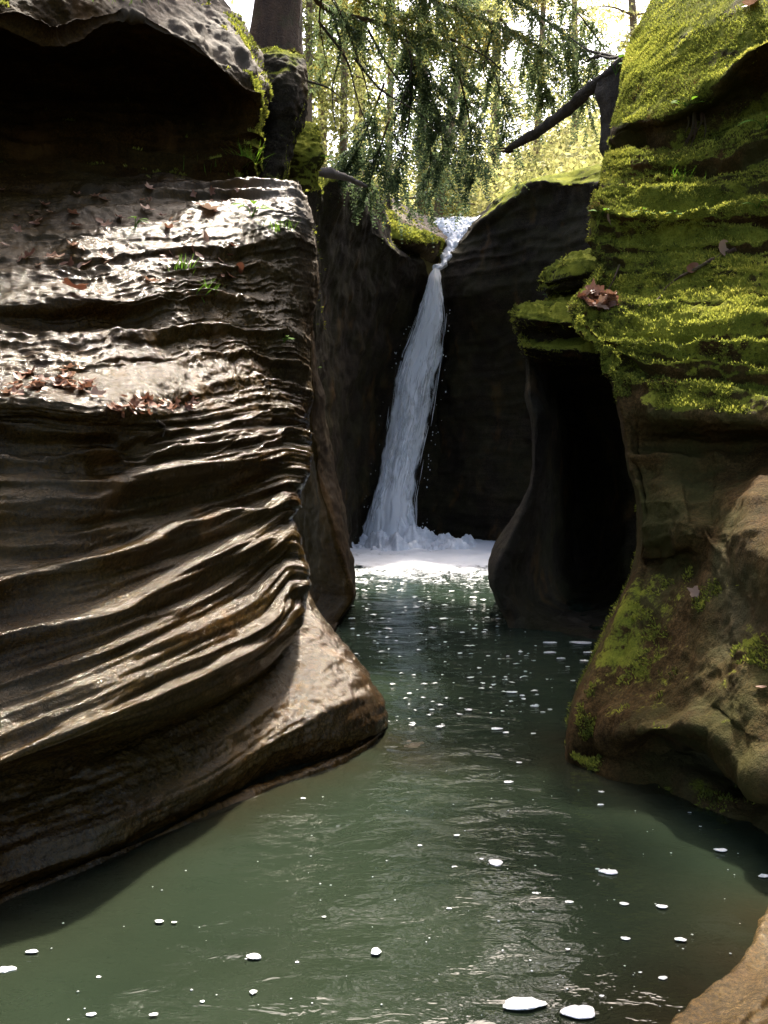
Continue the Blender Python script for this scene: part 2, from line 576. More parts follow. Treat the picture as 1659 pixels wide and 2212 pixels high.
def lm_disp(c):
    P, V, U, h = c['P'], c['V'], c['U'], c['h']
    rough = sstep(9.0, 6.0, V)                      # rough shelf above, water-smoothed flutes below
    low = sstep(8.0, 10.5, V)
    q = np.stack([U * 0.55, V * 0.0, V * 0.0], -1)
    w = 0.10 * fbm(P * 1.1, 3, 5) + 0.02 * fbm(P * 5, 2, 9)
    s1 = strata(h + w, P, 4, (0.06, 0.17))
    s2 = strata(h + w * 0.6 + 0.04 * fbm(P * 2.5, 2, 12), P, 8, (0.03, 0.08))
    flute = fbm(np.stack([U * 0.35, V * 2.2 + 0.25 * fbm(P * 0.9, 2, 3), 0 * U], -1), 3, 14)
    edge = sstep(7.6, 6.2, U)
    wl_ = 0.11 * fbm(P * 0.9, 3, 21) + 0.03 * fbm(P * 3.5, 2, 22) + 0.012 * fbm(P * 11, 2, 23)
    L1 = ledges(h + wl_, P, 24, (0.12, 0.32), 0.8, 0.36)
    L1b = ledges(h + 0.13 * fbm(P * 0.8, 3, 21) + 0.02 * fbm(P * 2.5, 2, 22), P, 27, (0.20, 0.50), 0.5, 0.36)
    L1 = L1 * (1 - low) + L1b * low
    L2 = ledges(h + wl_ * 0.8 + 0.02 * fbm(P * 6, 2, 25), P, 26, (0.035, 0.08), 1.6, 0.35)
    fade = sstep(7.2, 5.0, U)
    d = rough * (0.055 * L1 * (0.6 + 0.8 * np.clip(fbm(P * 1.6, 2, 29) + 0.3, 0, 1)) + 0.012 * L2 + 0.022 * fbm(P * 3, 4, 2)) + (1 - rough) * (0.115 * L1 * (0.3 + 0.7 * fade) + 0.003 * L2 * fade + 0.035 * flute)
    d = d + (1 - rough) * (1 - low) * (0.015 * s1)
    d += 0.009 * fbm(P * 9, 4, 31) * (0.35 + rough) + 0.003 * fbm(P * 38, 3, 33) * (0.4 + rough)
    # hollows in the middle terrace
    for (px, py, Y, r, dep) in ((90, 825, 3.25, 0.28, 0.03), (470, 805, 4.1, 0.22, 0.10), (330, 850, 3.6, 0.2, 0.04)):
        q0 = at(px, py, Y)
        dd = ((P[..., 0] - q0[0]) / r) ** 2 + ((P[..., 1] - q0[1]) / r) ** 2 + ((P[..., 2] - q0[2]) / (r * 0.45)) ** 2
        d -= dep * np.exp(-dd)
    return d * (0.15 + 0.85 * edge)


def lm_attrs(c):
    P, V, U, N = c['P'], c['V'], c['U'], c['N']
    wet = 0.72 + 0.25 * fbm(P * 1.3, 3, 41) + 0.55 * sstep(7.5, 9.5, V) - 0.5 * sstep(5.6, 6.6, U) * sstep(7.5, 5.0, V)
    bare = np.clip(0.40 * sstep(4.6, 5.6, U) * sstep(2.4, 1.4, V) + 0.02 * sstep(5.0, 2.0, V) + 0.05 * sstep(5.2, 6.2, U) * sstep(9, 6, V), 0, 0.7)
    moss = -0.35 + 0.45 * sstep(0.7, 0.0, V) + 0.35 * sstep(5.0, 6.6, U) * sstep(0.5, 2.0, V) * sstep(5.0, 3.4, V) - 0.3 * sstep(6, 9, V)
    return dict(wet=wet, bare=bare, moss=moss)


o_lm, c_lm = rock('sandstone_ledge', LM, M_WET, 430, 640, lm_disp, lm_attrs,
                  'large wet brown terraced rock wall filling the left side, streaked with glints', 'rock',
                  dens_v=[1, 1.2, 1.2, 1.3, 2, 1.5, 1.2, 2, 1.2, 1, 1, 1, 1, 1, 1, 1, 0.6], dens_u=[0.15, 0.3, 1, 1, 1.3, 1.4, 1.6, 0.4])

# ---- lower toe of the left wall, sloping into the pool
LT = [
    [(-722, 1900, 2.4), (-250, 1740, 2.75), (0, 1630, 3.2), (250, 1540, 3.5), (440, 1460, 3.95), (570, 1390, 4.4), (640, 1290, 5.0), (662, 1268, 5.25), (640, 1268, 6.2)],
    [(-722, 1990, 2.2), (-250, 1830, 2.5), (0, 1715, 2.98), (250, 1628, 3.25), (440, 1548, 3.68), (575, 1450, 4.15), (665, 1370, 4.65), (706, 1350, 5.0), (680, 1345, 6.2)],
    [(-722, 2060, 2.1), (-250, 1900, 2.4), (0, 1788, 2.87), (250, 1700, 3.13), (440, 1618, 3.55), (590, 1520, 4.0), (710, 1440, 4.4), (766, 1418, 4.85), (730, 1415, 6.2)],
    [(-722, 2120, 2.05), (-250, 1960, 2.35), (0, 1855, 2.79), (250, 1768, 3.03), (450, 1680, 3.45), (610, 1580, 3.88), (745, 1510, 4.2), (815, 1485, 4.7), (780, 1475, 6.2)],
    [(-722, 2180, 2.0), (-250, 2020, 2.33), (0, 1908, 2.76), (250, 1815, 3.02), (450, 1715, 3.45), (608, 1622, 3.86), (735, 1590, 4.12), (836, 1545, 4.62), (810, 1535, 6.2)],
    [(-722, 2220, 2.05), (-250, 2060, 2.40), (0, 1938, 2.83), (250, 1842, 3.14), (450, 1740, 3.60), (600, 1668, 3.98), (728, 1630, 4.2), (830, 1578, 4.62), (812, 1570, 6.2)],
]
LT.append([onwater(-722, 2235), onwater(-250, 2080), onwater(0, 1951), onwater(250, 1853), onwater(450, 1760), onwater(600, 1698), onwater(733, 1650), onwater(826, 1585), onwater(820, 1450)])
LT.append([p + np.array((0.05, 0.0, -0.35)) for p in LT[-1]])


def lt_disp(c):
    P, V, U, h = c['P'], c['V'], c['U'], c['h']
    fl = fbm(np.stack([U * 0.4, V * 1.2, 0 * U], -1), 3, 52)
    edge = sstep(8.0, 7.2, U)
    return (0.018 * fl + 0.012 * fbm(P * 4, 4, 55) + 0.006 * fbm(P * 16, 3, 57) + 0.003 * fbm(P * 50, 2, 58)) * (0.3 + 0.7 * edge)


o_lt, c_lt = rock('sandstone_toe', LT, M_WET, 420, 220, lt_disp,
                  lambda c: dict(wet=1.5 + 0.2 * fbm(c['P'] * 2, 2, 61), bare=0.05 * sstep(5.0, 6.0, c['U']) * sstep(5, 3, c['V']) + 0 * c['U'], moss=-0.5 + 0 * c['U']),
                  'smooth wet toe of brown rock sloping into the pool below the left wall', 'rock',
                  dens_u=[0.15, 0.3, 1, 1, 1.2, 1.3, 1.5, 0.4])

# ---- upper left overhanging block
UB = [
    [(-900, -900, 6.5), (-350, -700, 8.0), (0, -500, 9.0), (150, -400, 9.2), (270, -300, 9.3), (360, -230, 9.4), (440, -180, 9.5), (480, -120, 9.5), (470, -120, 10)],
    [(-900, -400, 4.8), (-350, -300, 5.8), (0, -230, 6.6), (150, -180, 6.8), (270, -130, 7.0), (360, -80, 7.2), (430, -50, 7.4), (478, -20, 7.7), (470, -20, 9.5)],
    [(-900, -120, 4.0), (-350, -80, 4.7), (0, -50, 5.3), (150, -40, 5.5), (265, -50, 5.9), (350, -15, 6.2), (450, 10, 6.6), (528, 50, 7.0), (515, 50, 9.0)],
    [(-900, 20, 3.8), (-350, 20, 4.5), (0, 20, 5.05), (120, 50, 5.2), (250, 22, 5.5), (350, 45, 5.8), (470, 60, 6.3), (560, 100, 6.8), (545, 100, 8.6)],
    [(-900, 70, 3.75), (-350, 60, 4.4), (0, 52, 5.0), (130, 82, 5.1), (270, 30, 5.5), (355, 68, 5.7), (490, 125, 6.1), (578, 155, 6.6), (560, 155, 8.4)],
    [(-900, 110, 3.95), (-350, 95, 4.6), (0, 72, 5.35), (140, 98, 5.45), (280, 60, 5.75), (370, 100, 6.0), (515, 185, 6.15), (579, 200, 6.6), (560, 200, 8.2)],
    [(-900, 170, 4.6), (-350, 150, 5.3), (0, 130, 6.3), (150, 150, 6.4), (290, 150, 6.6), (390, 180, 6.7), (525, 235, 6.4), (574, 245, 6.6), (550, 245, 8.0)],
    [(-900, 240, 4.6), (-350, 225, 5.35), (0, 215, 6.35), (150, 225, 6.45), (290, 230, 6.65), (400, 250, 6.7), (515, 280, 6.5), (560, 285, 6.65), (540, 285, 8.0)],
    [(-900, 300, 4.5), (-350, 290, 5.25), (0, 285, 6.15), (150, 290, 6.25), (290, 300, 6.45), (400, 310, 6.5), (505, 325, 6.45), (548, 325, 6.6), (530, 325, 8.0)],
    [(-900, 360, 4.4), (-350, 345, 5.1), (0, 342, 5.9), (150, 345, 6.0), (290, 350, 6.2), (400, 355, 6.3), (500, 360, 6.3), (540, 360, 6.5), (520, 360, 8.0)],
    [(-900, 420, 4.35), (-350, 400, 5.0), (0, 396, 5.7), (150, 398, 5.8), (290, 398, 5.95), (400, 396, 6.1), (500, 398, 6.2), (535, 398, 6.4), (520, 398, 8.0)],
]


def ub_disp(c):
    P, V, U, h = c['P'], c['V'], c['U'], c['h']
    w = 0.12 * fbm(P * 1.0, 3, 72)
    cave = sstep(6.5, 7.5, V)
    return 0.03 * fbm(P * 2.0, 4, 71) + 0.012 * fbm(P * 9, 4, 73) + cave * (0.06 * strata(P[..., 2] * 1.0 + w, P, 74, (0.07, 0.16))) + 0.005 * fbm(P * 35, 2, 75) + (1 - cave) * (0.03 * ridged(P * 1.6, 2, 76) + 0.018 * fbm(P * 4.5, 4, 77) + 0.02 * ledges(h + 0.25 * fbm(P * 1.5, 2, 78), P, 79, (0.2, 0.5), 0.7, 0.5))


o_ub, c_ub = rock('overhanging_boulder', UB, M_WET, 330, 300, ub_disp,
                  lambda c: dict(wet=-0.45 + 0 * c['U'],
                                 bare=np.clip(0.36 * sstep(5.0, 3.6, c['V']) * sstep(3.6, 4.6, c['U']), 0, 1),  # sunlit rim painted paler than the rest of the block
                                 moss=-0.25 + 0.48 * sstep(5.9, 6.9, c['U']) * sstep(1.0, 2.4, c['V']) + 0.3 * sstep(6, 7, c['U']) * sstep(5, 7, c['V']) + 0.2 * sstep(8.6, 10, c['V'])),
                  'dark overhanging boulder at top left with a pale sunlit rim above a hollow', 'rock',
                  dens_u=[0.15, 0.3, 1, 1, 1, 1, 1, 0.3], dens_v=[0.1, 0.3, 1, 1, 1, 1, 0.6, 1, 1, 1])


def cyl_rows(pts, a=(-1, -0.5, 0, 0.5, 1), back=1.3):
    """rows for a free-standing column: (x_left, x_right, y_left, y_right, depth) per row"""
    rows = []
    for (xl, xr, yl, yr, Y) in pts:
        xm, hw = (xl + xr) / 2, (xr - xl) / 2
        r = hw / F * Y
        row = []
        for th in np.linspace(-2.6, 2.6, 9):
            s, co = math.sin(th), math.cos(th)
            f = (s + 1) / 2
            row.append((xm + hw * s * 0.98, yl + (yr - yl) * f, Y + r * (1 - co) * back))
        rows.append(row)
    return rows


# ---- mossy column beside the overhang
o_mc, c_mc = rock('mossy_pillar', cyl_rows([(575, 640, 106, 112, 7.35), (560, 655, 112, 122, 7.2), (548, 664, 132, 146, 7.1), (545, 666, 175, 180, 7.0), (548, 660, 230, 235, 7.0), (545, 648, 285, 285, 7.0), (538, 630, 335, 335, 6.95), (528, 622, 390, 392, 6.9), (520, 620, 440, 442, 6.9)]),
                  M_DARK, 110, 180, lambda c: 0.035 * fbm(c['P'] * 3, 4, 81) + 0.012 * fbm(c['P'] * 14, 3, 82),
                  lambda c: dict(wet=0.1 + 0 * c['U'], bare=0 * c['U'], moss=0.30 + 0.35 * sstep(2, 0.5, c['V']) + 0.2 * sstep(5, 8, c['V'])),
                  'dark mossy rock pillar standing just right of the overhanging boulder', 'rock')
o_mm, c_mm = rock('mossy_boulder', cyl_rows([(655, 675, 268, 270, 8.2), (640, 685, 276, 278, 8.0), (628, 692, 295, 298, 7.9), (622, 692, 330, 330, 7.8), (620, 690, 365, 365, 7.8), (618, 690, 410, 410, 7.8)]),
                  M_RIGHT, 80, 110, lambda c: 0.05 * fbm(c['P'] * 4, 4, 85) + 0.02 * fbm(c['P'] * 16, 3, 86),
                  lambda c: dict(wet=0 * c['U'], bare=0 * c['U'], moss=0.75 + 0 * c['U']),
                  'small bright yellow-green mossy boulder behind the dark pillar', 'rock')

# ---- mid left rock with the thin lit flank beside the foreground wall
LS = [
    [(600, 560, 9.5), (640, 570, 8.6), (668, 580, 8.1), (684, 590, 8.0), (690, 590, 8.2), (680, 590, 10.5)],
    [(590, 690, 9.4), (630, 690, 8.5), (655, 690, 8.0), (668, 690, 7.9), (674, 690, 8.3), (668, 690, 10.5)],
    [(590, 790, 9.3), (630, 790, 8.4), (660, 790, 7.9), (672, 790, 7.8), (682, 791, 8.3), (672, 790, 10.5)],
    [(590, 850, 9.3), (630, 850, 8.4), (668, 850, 7.85), (680, 850, 7.75), (702, 850, 8.5), (690, 850, 10.5)],
    [(590, 895, 9.3), (630, 895, 8.4), (666, 900, 7.8), (672, 902, 7.7), (699, 894, 8.4), (688, 895, 10.5)],
    [(590, 960, 9.2), (630, 960, 8.5), (664, 960, 7.9), (682, 962, 7.7), (711, 962, 8.5), (700, 962, 10.5)],
    [(590, 1036, 9.2), (630, 1036, 8.7), (664, 1030, 8.1), (690, 1036, 7.7), (726, 1036, 8.5), (715, 1036, 10.5)],
    [(590, 1095, 9.2), (620, 1095, 8.9), (666, 1095, 8.3), (705, 1095, 7.65), (740, 1095, 8.4), (730, 1095, 10.5)],
    [(590, 1193, 9.2), (620, 1190, 9.0), (670, 1190, 8.4), (730, 1190, 7.6), (755, 1193, 8.2), (745, 1193, 10.5)],
    [(590, 1260, 9.0), (620, 1260, 8.9), (680, 1260, 8.3), (750, 1262, 7.55), (766, 1265, 8.0), (758, 1262, 10.5)],
    [(590, 1300, 8.8), (620, 1300, 8.6), (690, 1300, 8.1), (757, 1298, 7.55), (768, 1292, 8.0), (762, 1290, 10.0)],
    [(590, 1340, 8.4), (620, 1340, 8.2), (680, 1345, 7.8), (728, 1345, 7.6), (738, 1335, 8.0), (736, 1330, 10.0)],
    [onwater(560, 1370), onwater(600, 1370), onwater(670, 1366), onwater(712, 1368), onwater(724, 1360), onwater(728, 1300)],
]
LS.append([p + np.array((0, 0, -0.4)) for p in LS[-1]])
o_ls, c_ls = rock('fluted_buttress', LS, M_WET, 150, 300,
                  lambda c: 0.03 * fbm(c['P'] * 2.5, 4, 91) + 0.008 * fbm(c['P'] * 14, 3, 92),
                  lambda c: dict(wet=0.3 + 0 * c['U'], bare=0.12 * sstep(3.0, 3.5, c['U']), moss=-0.15 + 0.35 * sstep(2.6, 3.4, c['U']) * np.exp(-((c['V'] - 5.6) / 0.9) ** 2) + 0.15 * sstep(3, 1, c['V'])),  # right flank painted paler, as if catching the light
                  'narrow brown fluted rock edge standing between the left wall and the falls', 'rock')

# ---- right foreground wall (mossy, with undercut at the water)
RM0 = [
    [(1475, -110, 9.8), (1452, -90, 9.0), (1500, -90, 8.2), (1560, -90, 7.6), (1620, -95, 7.1), (1700, -100, 6.6)],
    [(1405, 45, 9.6), (1378, 58, 8.4), (1420, 60, 7.7), (1480, 58, 7.1), (1560, 52, 6.6), (1665, 48, 6.1)],
    [(1368, 130, 9.3), (1348, 130, 7.9), (1390, 145, 7.2), (1460, 148, 6.7), (1550, 138, 6.25), (1665, 115, 5.85)],
    [(1355, 210, 9.1), (1340, 210, 7.5), (1380, 218, 6.85), (1450, 205, 6.4), (1550, 168, 6.0), (1665, 90, 5.65)],
    [(1340, 270, 9.0), (1325, 268, 7.15), (1375, 260, 6.6), (1440, 250, 6.25), (1550, 204, 6.05), (1665, 120, 5.8)],
    [(1330, 310, 8.9), (1312, 308, 7.1), (1370, 288, 6.7), (1440, 288, 6.35), (1550, 245, 6.25), (1665, 185, 6.0)],
    [(1322, 350, 8.8), (1303, 350, 6.8), (1360, 342, 6.3), (1440, 342, 6.0), (1550, 318, 5.85), (1665, 280, 5.65)],
    [(1318, 390, 8.7), (1298, 388, 6.6), (1360, 386, 6.15), (1440, 388, 5.9), (1550, 378, 5.72), (1665, 362, 5.55)],
    [(1305, 415, 8.6), (1280, 418, 6.2), (1330, 402, 5.95), (1430, 402, 5.75), (1550, 398, 5.6), (1665, 395, 5.45)],
    [(1295, 455, 8.5), (1272, 458, 6.0), (1320, 460, 5.7), (1430, 458, 5.5), (1550, 450, 5.35), (1665, 440, 5.2)],
    [(1290, 520, 8.5), (1267, 520, 5.95), (1310, 520, 5.7), (1420, 520, 5.5), (1550, 510, 5.3), (1665, 500, 5.15)],
    [(1310, 580, 8.4), (1285, 578, 5.75), (1335, 588, 5.5), (1430, 590, 5.3), (1550, 580, 5.15), (1665, 570, 5.0)],
    [(1265, 650, 8.4), (1234, 652, 5.4), (1290, 643, 5.25), (1400, 650, 5.05), (1540, 650, 4.88), (1665, 640, 4.72)],
    [(1265, 690, 8.4), (1234, 686, 5.25), (1290, 715, 4.98), (1400, 720, 4.78), (1540, 710, 4.62), (1665, 700, 4.5)],
    [(1320, 750, 8.3), (1292, 748, 5.1), (1340, 772, 4.8), (1430, 790, 4.6), (1550, 790, 4.43), (1665, 780, 4.3)],
    [(1345, 830, 8.3), (1320, 830, 5.0), (1360, 842, 4.7), (1450, 850, 4.5), (1550, 860, 4.35), (1665, 860, 4.2)],
    [(1360, 900, 8.2), (1337, 900, 4.95), (1375, 900, 4.65), (1450, 905, 4.45), (1550, 912, 4.3), (1665, 918, 4.15)],
    [(1372, 960, 8.2), (1348, 960, 4.95), (1385, 958, 4.75), (1450, 955, 4.7), (1550, 958, 4.6), (1665, 958, 4.42)],
    [(1380, 1010, 8.0), (1355, 1010, 4.9), (1395, 1010, 4.66), (1460, 1004, 4.5), (1550, 1010, 4.48), (1665, 1010, 4.2)],
    [(1398, 1085, 8.0), (1374, 1085, 4.8), (1410, 1090, 4.5), (1480, 1090, 4.2), (1560, 1090, 4.25), (1665, 1090, 3.85)],
    [(1405, 1160, 7.8), (1382, 1160, 4.8), (1412, 1162, 4.5), (1490, 1158, 4.08), (1580, 1175, 4.15), (1665, 1180, 3.7)],
    [(1400, 1195, 7.8), (1380, 1195, 4.8), (1405, 1200, 4.66), (1480, 1203, 4.32), (1560, 1228, 4.05), (1665, 1265, 3.58)],
    [(1385, 1255, 7.6), (1362, 1255, 4.75), (1410, 1268, 4.45), (1490, 1288, 3.98), (1570, 1308, 3.8), (1665, 1340, 3.48)],
    [(1342, 1345, 7.4), (1318, 1345, 4.65), (1380, 1360, 4.3), (1480, 1380, 3.86), (1570, 1400, 3.68), (1665, 1430, 3.36)],
    [(1305, 1425, 7.2), (1278, 1425, 4.55), (1350, 1440, 4.2), (1460, 1460, 3.77), (1560, 1480, 3.56), (1665, 1520, 3.24)],
    [(1268, 1495, 7.0), (1241, 1495, 4.45), (1320, 1510, 4.1), (1440, 1525, 3.70), (1550, 1540, 3.46), (1665, 1610, 3.12)],
    [(1248, 1560, 6.8), (1222, 1560, 4.32), (1290, 1590, 4.05), (1405, 1580, 3.62), (1525, 1582, 3.38), (1652, 1700, 3.05)],
    [(1242, 1610, 6.6), (1216, 1610, 4.25), (1278, 1640, 4.08), (1400, 1612, 3.98), (1525, 1630, 3.85), (1665, 1735, 3.55)],
]


def ext(rows):
    out = []
    for r in rows:
        p = r[-1]
        Y = p[2]
        k = Y / 4.2
        row = list(r) + [(1960, p[1] - (0 if p[1] > 900 else 20), Y - 0.6 * k), (2650, p[1] + (p[1] - 1000) * 0.35, Y - 1.35 * k)]
        out.append(row)
    return out


RM = ext(RM0)
wl = [onwater(1246, 1600), onwater(1218, 1642), onwater(1280, 1668), onwater(1400, 1702), onwater(1530, 1750), onwater(1665, 1802), onwater(1960, 1940), onwater(2650, 2250)]
RM.append(wl)
RM.append([p + np.array((0, 0, -0.4)) for p in wl])


def rm_disp(c):
    P, V, U, h = c['P'], c['V'], c['U'], c['h']
    w = 0.10 * fbm(P * 1.2, 3, 102) + 0.03 * fbm(P * 4, 2, 103)
    s1 = strata(h + w, P, 104, (0.07, 0.17))
    s2 = strata(h + w * 0.8, P, 105, (0.03, 0.08))
    slab = sstep(4.6, 3.6, V)
    ledge = sstep(4.3, 5.2, V) * sstep(15.8, 13.8, V)
    low = sstep(16.0, 18.5, V)
    lump = np.abs(fbm(P * 7, 3, 106))
    L1 = ledges(h + w * 1.2, P, 124, (0.13, 0.34), 0.8, 0.5)
    L2 = ledges(h + w + 0.03 * fbm(P * 5, 2, 125), P, 126, (0.04, 0.10), 1.6, 0.5)
    d = ledge * (0.105 * L1 + 0.030 * L2 + 0.04 * lump) + slab * (0.03 * fbm(P * 1.8, 4, 107) + 0.01 * fbm(P * 9, 3, 108))
    d = d + low * (0.028 * fbm(P * 2.2, 4, 109) + 0.008 * s1 * sstep(21, 19, V) + 0.05 * fbm(np.stack([U * 1.1 + 0.3 * fbm(P * 1.2, 2, 113), V * 0.12, 0 * U], -1), 2, 114) + 0.012 * fbm(P * 6, 3, 115)) + 0.008 * fbm(P * 14, 3, 111) + 0.003 * fbm(P * 45, 2, 112)
    # the hanging block: a crack along its top, a broken lower edge
    um = sstep(1.6, 2.2, U) * sstep(4.6, 4.0, U)
    wob = 0.25 * fbm(P * 3.0, 2, 116)
    d = d - 0.07 * um * np.exp(-((V - 17.85 - wob) / 0.13) ** 2) - 0.05 * um * np.exp(-((V - 20.6 - wob) / 0.2) ** 2)
    d = d - 0.03 * sstep(16, 17, V) * sstep(21, 20, V) * np.exp(-((U - 2.05 - 0.3 * wob) / 0.12) ** 2)
    # vertical hollow right of the hanging block
    q0 = at(1590, 1210, 4.1)
    dd = ((P[..., 0] - q0[0]) / 0.12) ** 2 + ((P[..., 2] - q0[2]) / 0.28) ** 2
    d = d - 0.14 * np.exp(-dd)
    q0 = at(1560, 1480, 3.6)
    dd = ((P[..., 0] - q0[0] - 0.25 * (P[..., 2] - q0[2])) / 0.06) ** 2 + ((P[..., 2] - q0[2]) / 0.45) ** 2
    d = d - 0.05 * np.exp(-dd)
    edge = sstep(0.6, 1.9, U)
    return d * (0.3 + 0.7 * edge)


def rm_attrs(c):
    P, V, U = c['P'], c['V'], c['U']
    top = sstep(17.6, 13.6, V)
    moss = -0.05 + 0.75 * top + 0.30 * fbm(P * 1.4, 4, 127) + 0.13 * sstep(20, 22, V) - 0.35 * sstep(5.2, 4.6, V) * sstep(4.0, 4.4, V) + 0.18 * sstep(20.5, 22, V) * sstep(28, 26, V) - 0.4 * np.exp(-((V - 17.3) / 0.9) ** 2)
    moss = moss - 0.12 * sstep(3.2, 4.4, U) * sstep(0.8, 2.5, V) * sstep(6.2, 4.6, V)
    bare = 0.12 * sstep(19, 23, V) * sstep(3.0, 4.5, U) * np.clip(fbm(P * 2.0, 3, 121) + 0.4, 0, 1)
    return dict(wet=-0.2 + 0.3 * sstep(24, 28, V), bare=bare, moss=moss)


o_rm, c_rm = rock('mossy_cliff', RM, M_RIGHT, 330, 760, rm_disp, rm_attrs,
                  'tall layered cliff on the right, thick yellow-green moss above bare brown rock', 'rock',
                  dens_v=[0.3] + [1] * 24 + [1, 1, 0.8, 0.3], dens_u=[0.15, 1.6, 1.3, 1.1, 1, 0.4, 0.2])

# ---- mid right dark buttress with mossy caps
RB0 = [
    [(1215, 572, 11), (1190, 575, 9.6), (1215, 556, 9.2), (1260, 545, 9.0), (1320, 540, 8.8), (1450, 530, 8.6)],
    [(1200, 600, 11), (1167, 602, 9.0), (1195, 590, 8.4), (1250, 572, 8.25), (1320, 565, 8.15), (1450, 560, 8.1)],
    [(1205, 622, 11), (1172, 622, 8.9), (1198, 622, 8.35), (1250, 612, 8.25), (1320, 605, 8.15), (1450, 600, 8.1)],
    [(1210, 640, 11), (1186, 642, 8.95), (1208, 642, 8.6), (1250, 636, 8.55), (1320, 630, 8.45), (1450, 620, 8.3)],
    [(1150, 662, 11), (1116, 666, 8.7), (1150, 658, 8.3), (1220, 652, 8.15), (1320, 648, 8.05), (1450, 640, 8.0)],
    [(1140, 684, 11), (1105, 684, 8.4), (1138, 690, 7.9), (1220, 698, 7.7), (1320, 698, 7.6), (1450, 690, 7.5)],
    [(1145, 712, 11), (1116, 712, 8.4), (1140, 722, 8.1), (1220, 724, 7.95), (1320, 724, 7.85), (1450, 720, 7.7)],
    [(1150, 742, 11), (1120, 742, 8.3), (1145, 752, 7.85), (1230, 758, 7.65), (1320, 764, 7.55), (1450, 760, 7.4)],
    [(1165, 788, 11), (1138, 788, 8.3), (1165, 792, 8.2), (1230, 800, 8.3), (1330, 810, 8.3), (1450, 800, 8.2)],
    [(1165, 860, 11), (1134, 860, 8.2), (1172, 850, 8.15), (1230, 870, 9.6), (1340, 870, 8.7), (1450, 860, 8.5)],
    [(1175, 905, 11), (1146, 905, 8.1), (1186, 900, 8.1), (1235, 925, 10), (1350, 925, 8.8), (1450, 910, 8.6)],
    [(1180, 955, 11), (1152, 955, 8.1), (1178, 965, 8.15), (1240, 980, 10.2), (1350, 980, 9.0), (1450, 970, 8.8)],
    [(1180, 1036, 11), (1146, 1036, 8.0), (1172, 1040, 8.0), (1240, 1050, 10.4), (1350, 1050, 9.1), (1450, 1040, 9)],
    [(1150, 1105, 11), (1116, 1105, 7.9), (1160, 1100, 7.85), (1240, 1110, 10.3), (1350, 1110, 9.1), (1450, 1110, 9)],
    [(1105, 1169, 11), (1073, 1169, 7.8), (1130, 1180, 7.6), (1240, 1180, 10), (1350, 1180, 9), (1450, 1180, 9)],
    [(1090, 1225, 10.5), (1058, 1225, 7.7), (1100, 1232, 7.45), (1240, 1250, 9.6), (1350, 1250, 8.8), (1450, 1250, 8.8)],
    [(1095, 1268, 10), (1064, 1268, 7.65), (1092, 1287, 7.4), (1240, 1300, 8.9), (1350, 1300, 8.3), (1450, 1300, 8.3)],
    [(1110, 1328, 9), (1086, 1328, 7.6), (1115, 1332, 7.45), (1240, 1342, 7.7), (1350, 1350, 7.5), (1450, 1350, 7.4)],
]
wl = [onwater(1120, 1345), onwater(1098, 1356), onwater(1130, 1358), onwater(1210, 1366), onwater(1300, 1384), onwater(1450, 1410)]
RB0.append(wl)
RB0.append([p + np.array((0, 0, -0.4)) for p in wl])
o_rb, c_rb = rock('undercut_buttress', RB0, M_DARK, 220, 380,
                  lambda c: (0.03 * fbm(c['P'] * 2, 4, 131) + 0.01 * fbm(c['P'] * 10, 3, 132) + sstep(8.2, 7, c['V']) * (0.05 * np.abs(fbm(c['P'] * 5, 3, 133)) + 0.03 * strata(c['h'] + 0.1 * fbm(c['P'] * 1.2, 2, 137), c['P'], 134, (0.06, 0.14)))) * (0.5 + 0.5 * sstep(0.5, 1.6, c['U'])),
                  lambda c: dict(wet=0.0 + 0 * c['U'], bare=0.08 * sstep(2.3, 1.9, c['U']) * sstep(8, 9, c['V']), moss=-0.2 + 0.85 * sstep(8.2, 6.8, c['V']) - 0.3 * np.exp(-((c['V'] - 6.1) / 0.35) ** 2)),  # left flank painted paler so it reads as lit
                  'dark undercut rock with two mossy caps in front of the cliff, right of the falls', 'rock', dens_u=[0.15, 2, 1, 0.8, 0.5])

# ---- back wall right of the falls
RK = [
    [(1030, 470, 20), (1040, 462, 19), (1090, 425, 18), (1160, 384, 17), (1290, 372, 16), (1480, 370, 14)],
    [(985, 545, 17), (1012, 494, 15.9), (1060, 450, 15.4), (1150, 392, 14.9), (1290, 385, 13.8), (1480, 380, 11.9)],
    [(968, 570, 16.4), (988, 535, 15.8), (1050, 500, 15.35), (1150, 440, 14.85), (1290, 430, 13.75), (1480, 420, 11.85)],
    [(947, 592, 16.5), (962, 580, 15.6), (1030, 565, 15.3), (1150, 540, 14.85), (1290, 530, 13.7), (1480, 520, 11.8)],
    [(952, 640, 16.4), (968, 640, 15.7), (1030, 640, 15.2), (1150, 640, 14.8), (1290, 640, 13.6), (1480, 640, 11.8)],
    [(958, 720, 16.4), (985, 720, 15.9), (1040, 720, 15.5), (1150, 720, 15.0), (1290, 720, 13.8), (1480, 720, 11.9)],
    [(940, 900, 16.5), (985, 900, 16.0), (1040, 900, 15.7), (1150, 900, 15.2), (1290, 900, 14), (1480, 900, 12)],
    [(920, 1060, 16.5), (985, 1060, 16.0), (1040, 1060, 15.6), (1150, 1060, 15), (1290, 1060, 14), (1480, 1060, 12)],
    [onwater(880, 1164), onwater(960, 1166), onwater(1040, 1172), onwater(1150, 1180), onwater(1290, 1195), onwater(1480, 1225)],
]
RK.append([p + np.array((0, 0, -0.4)) for p in RK[-1]])
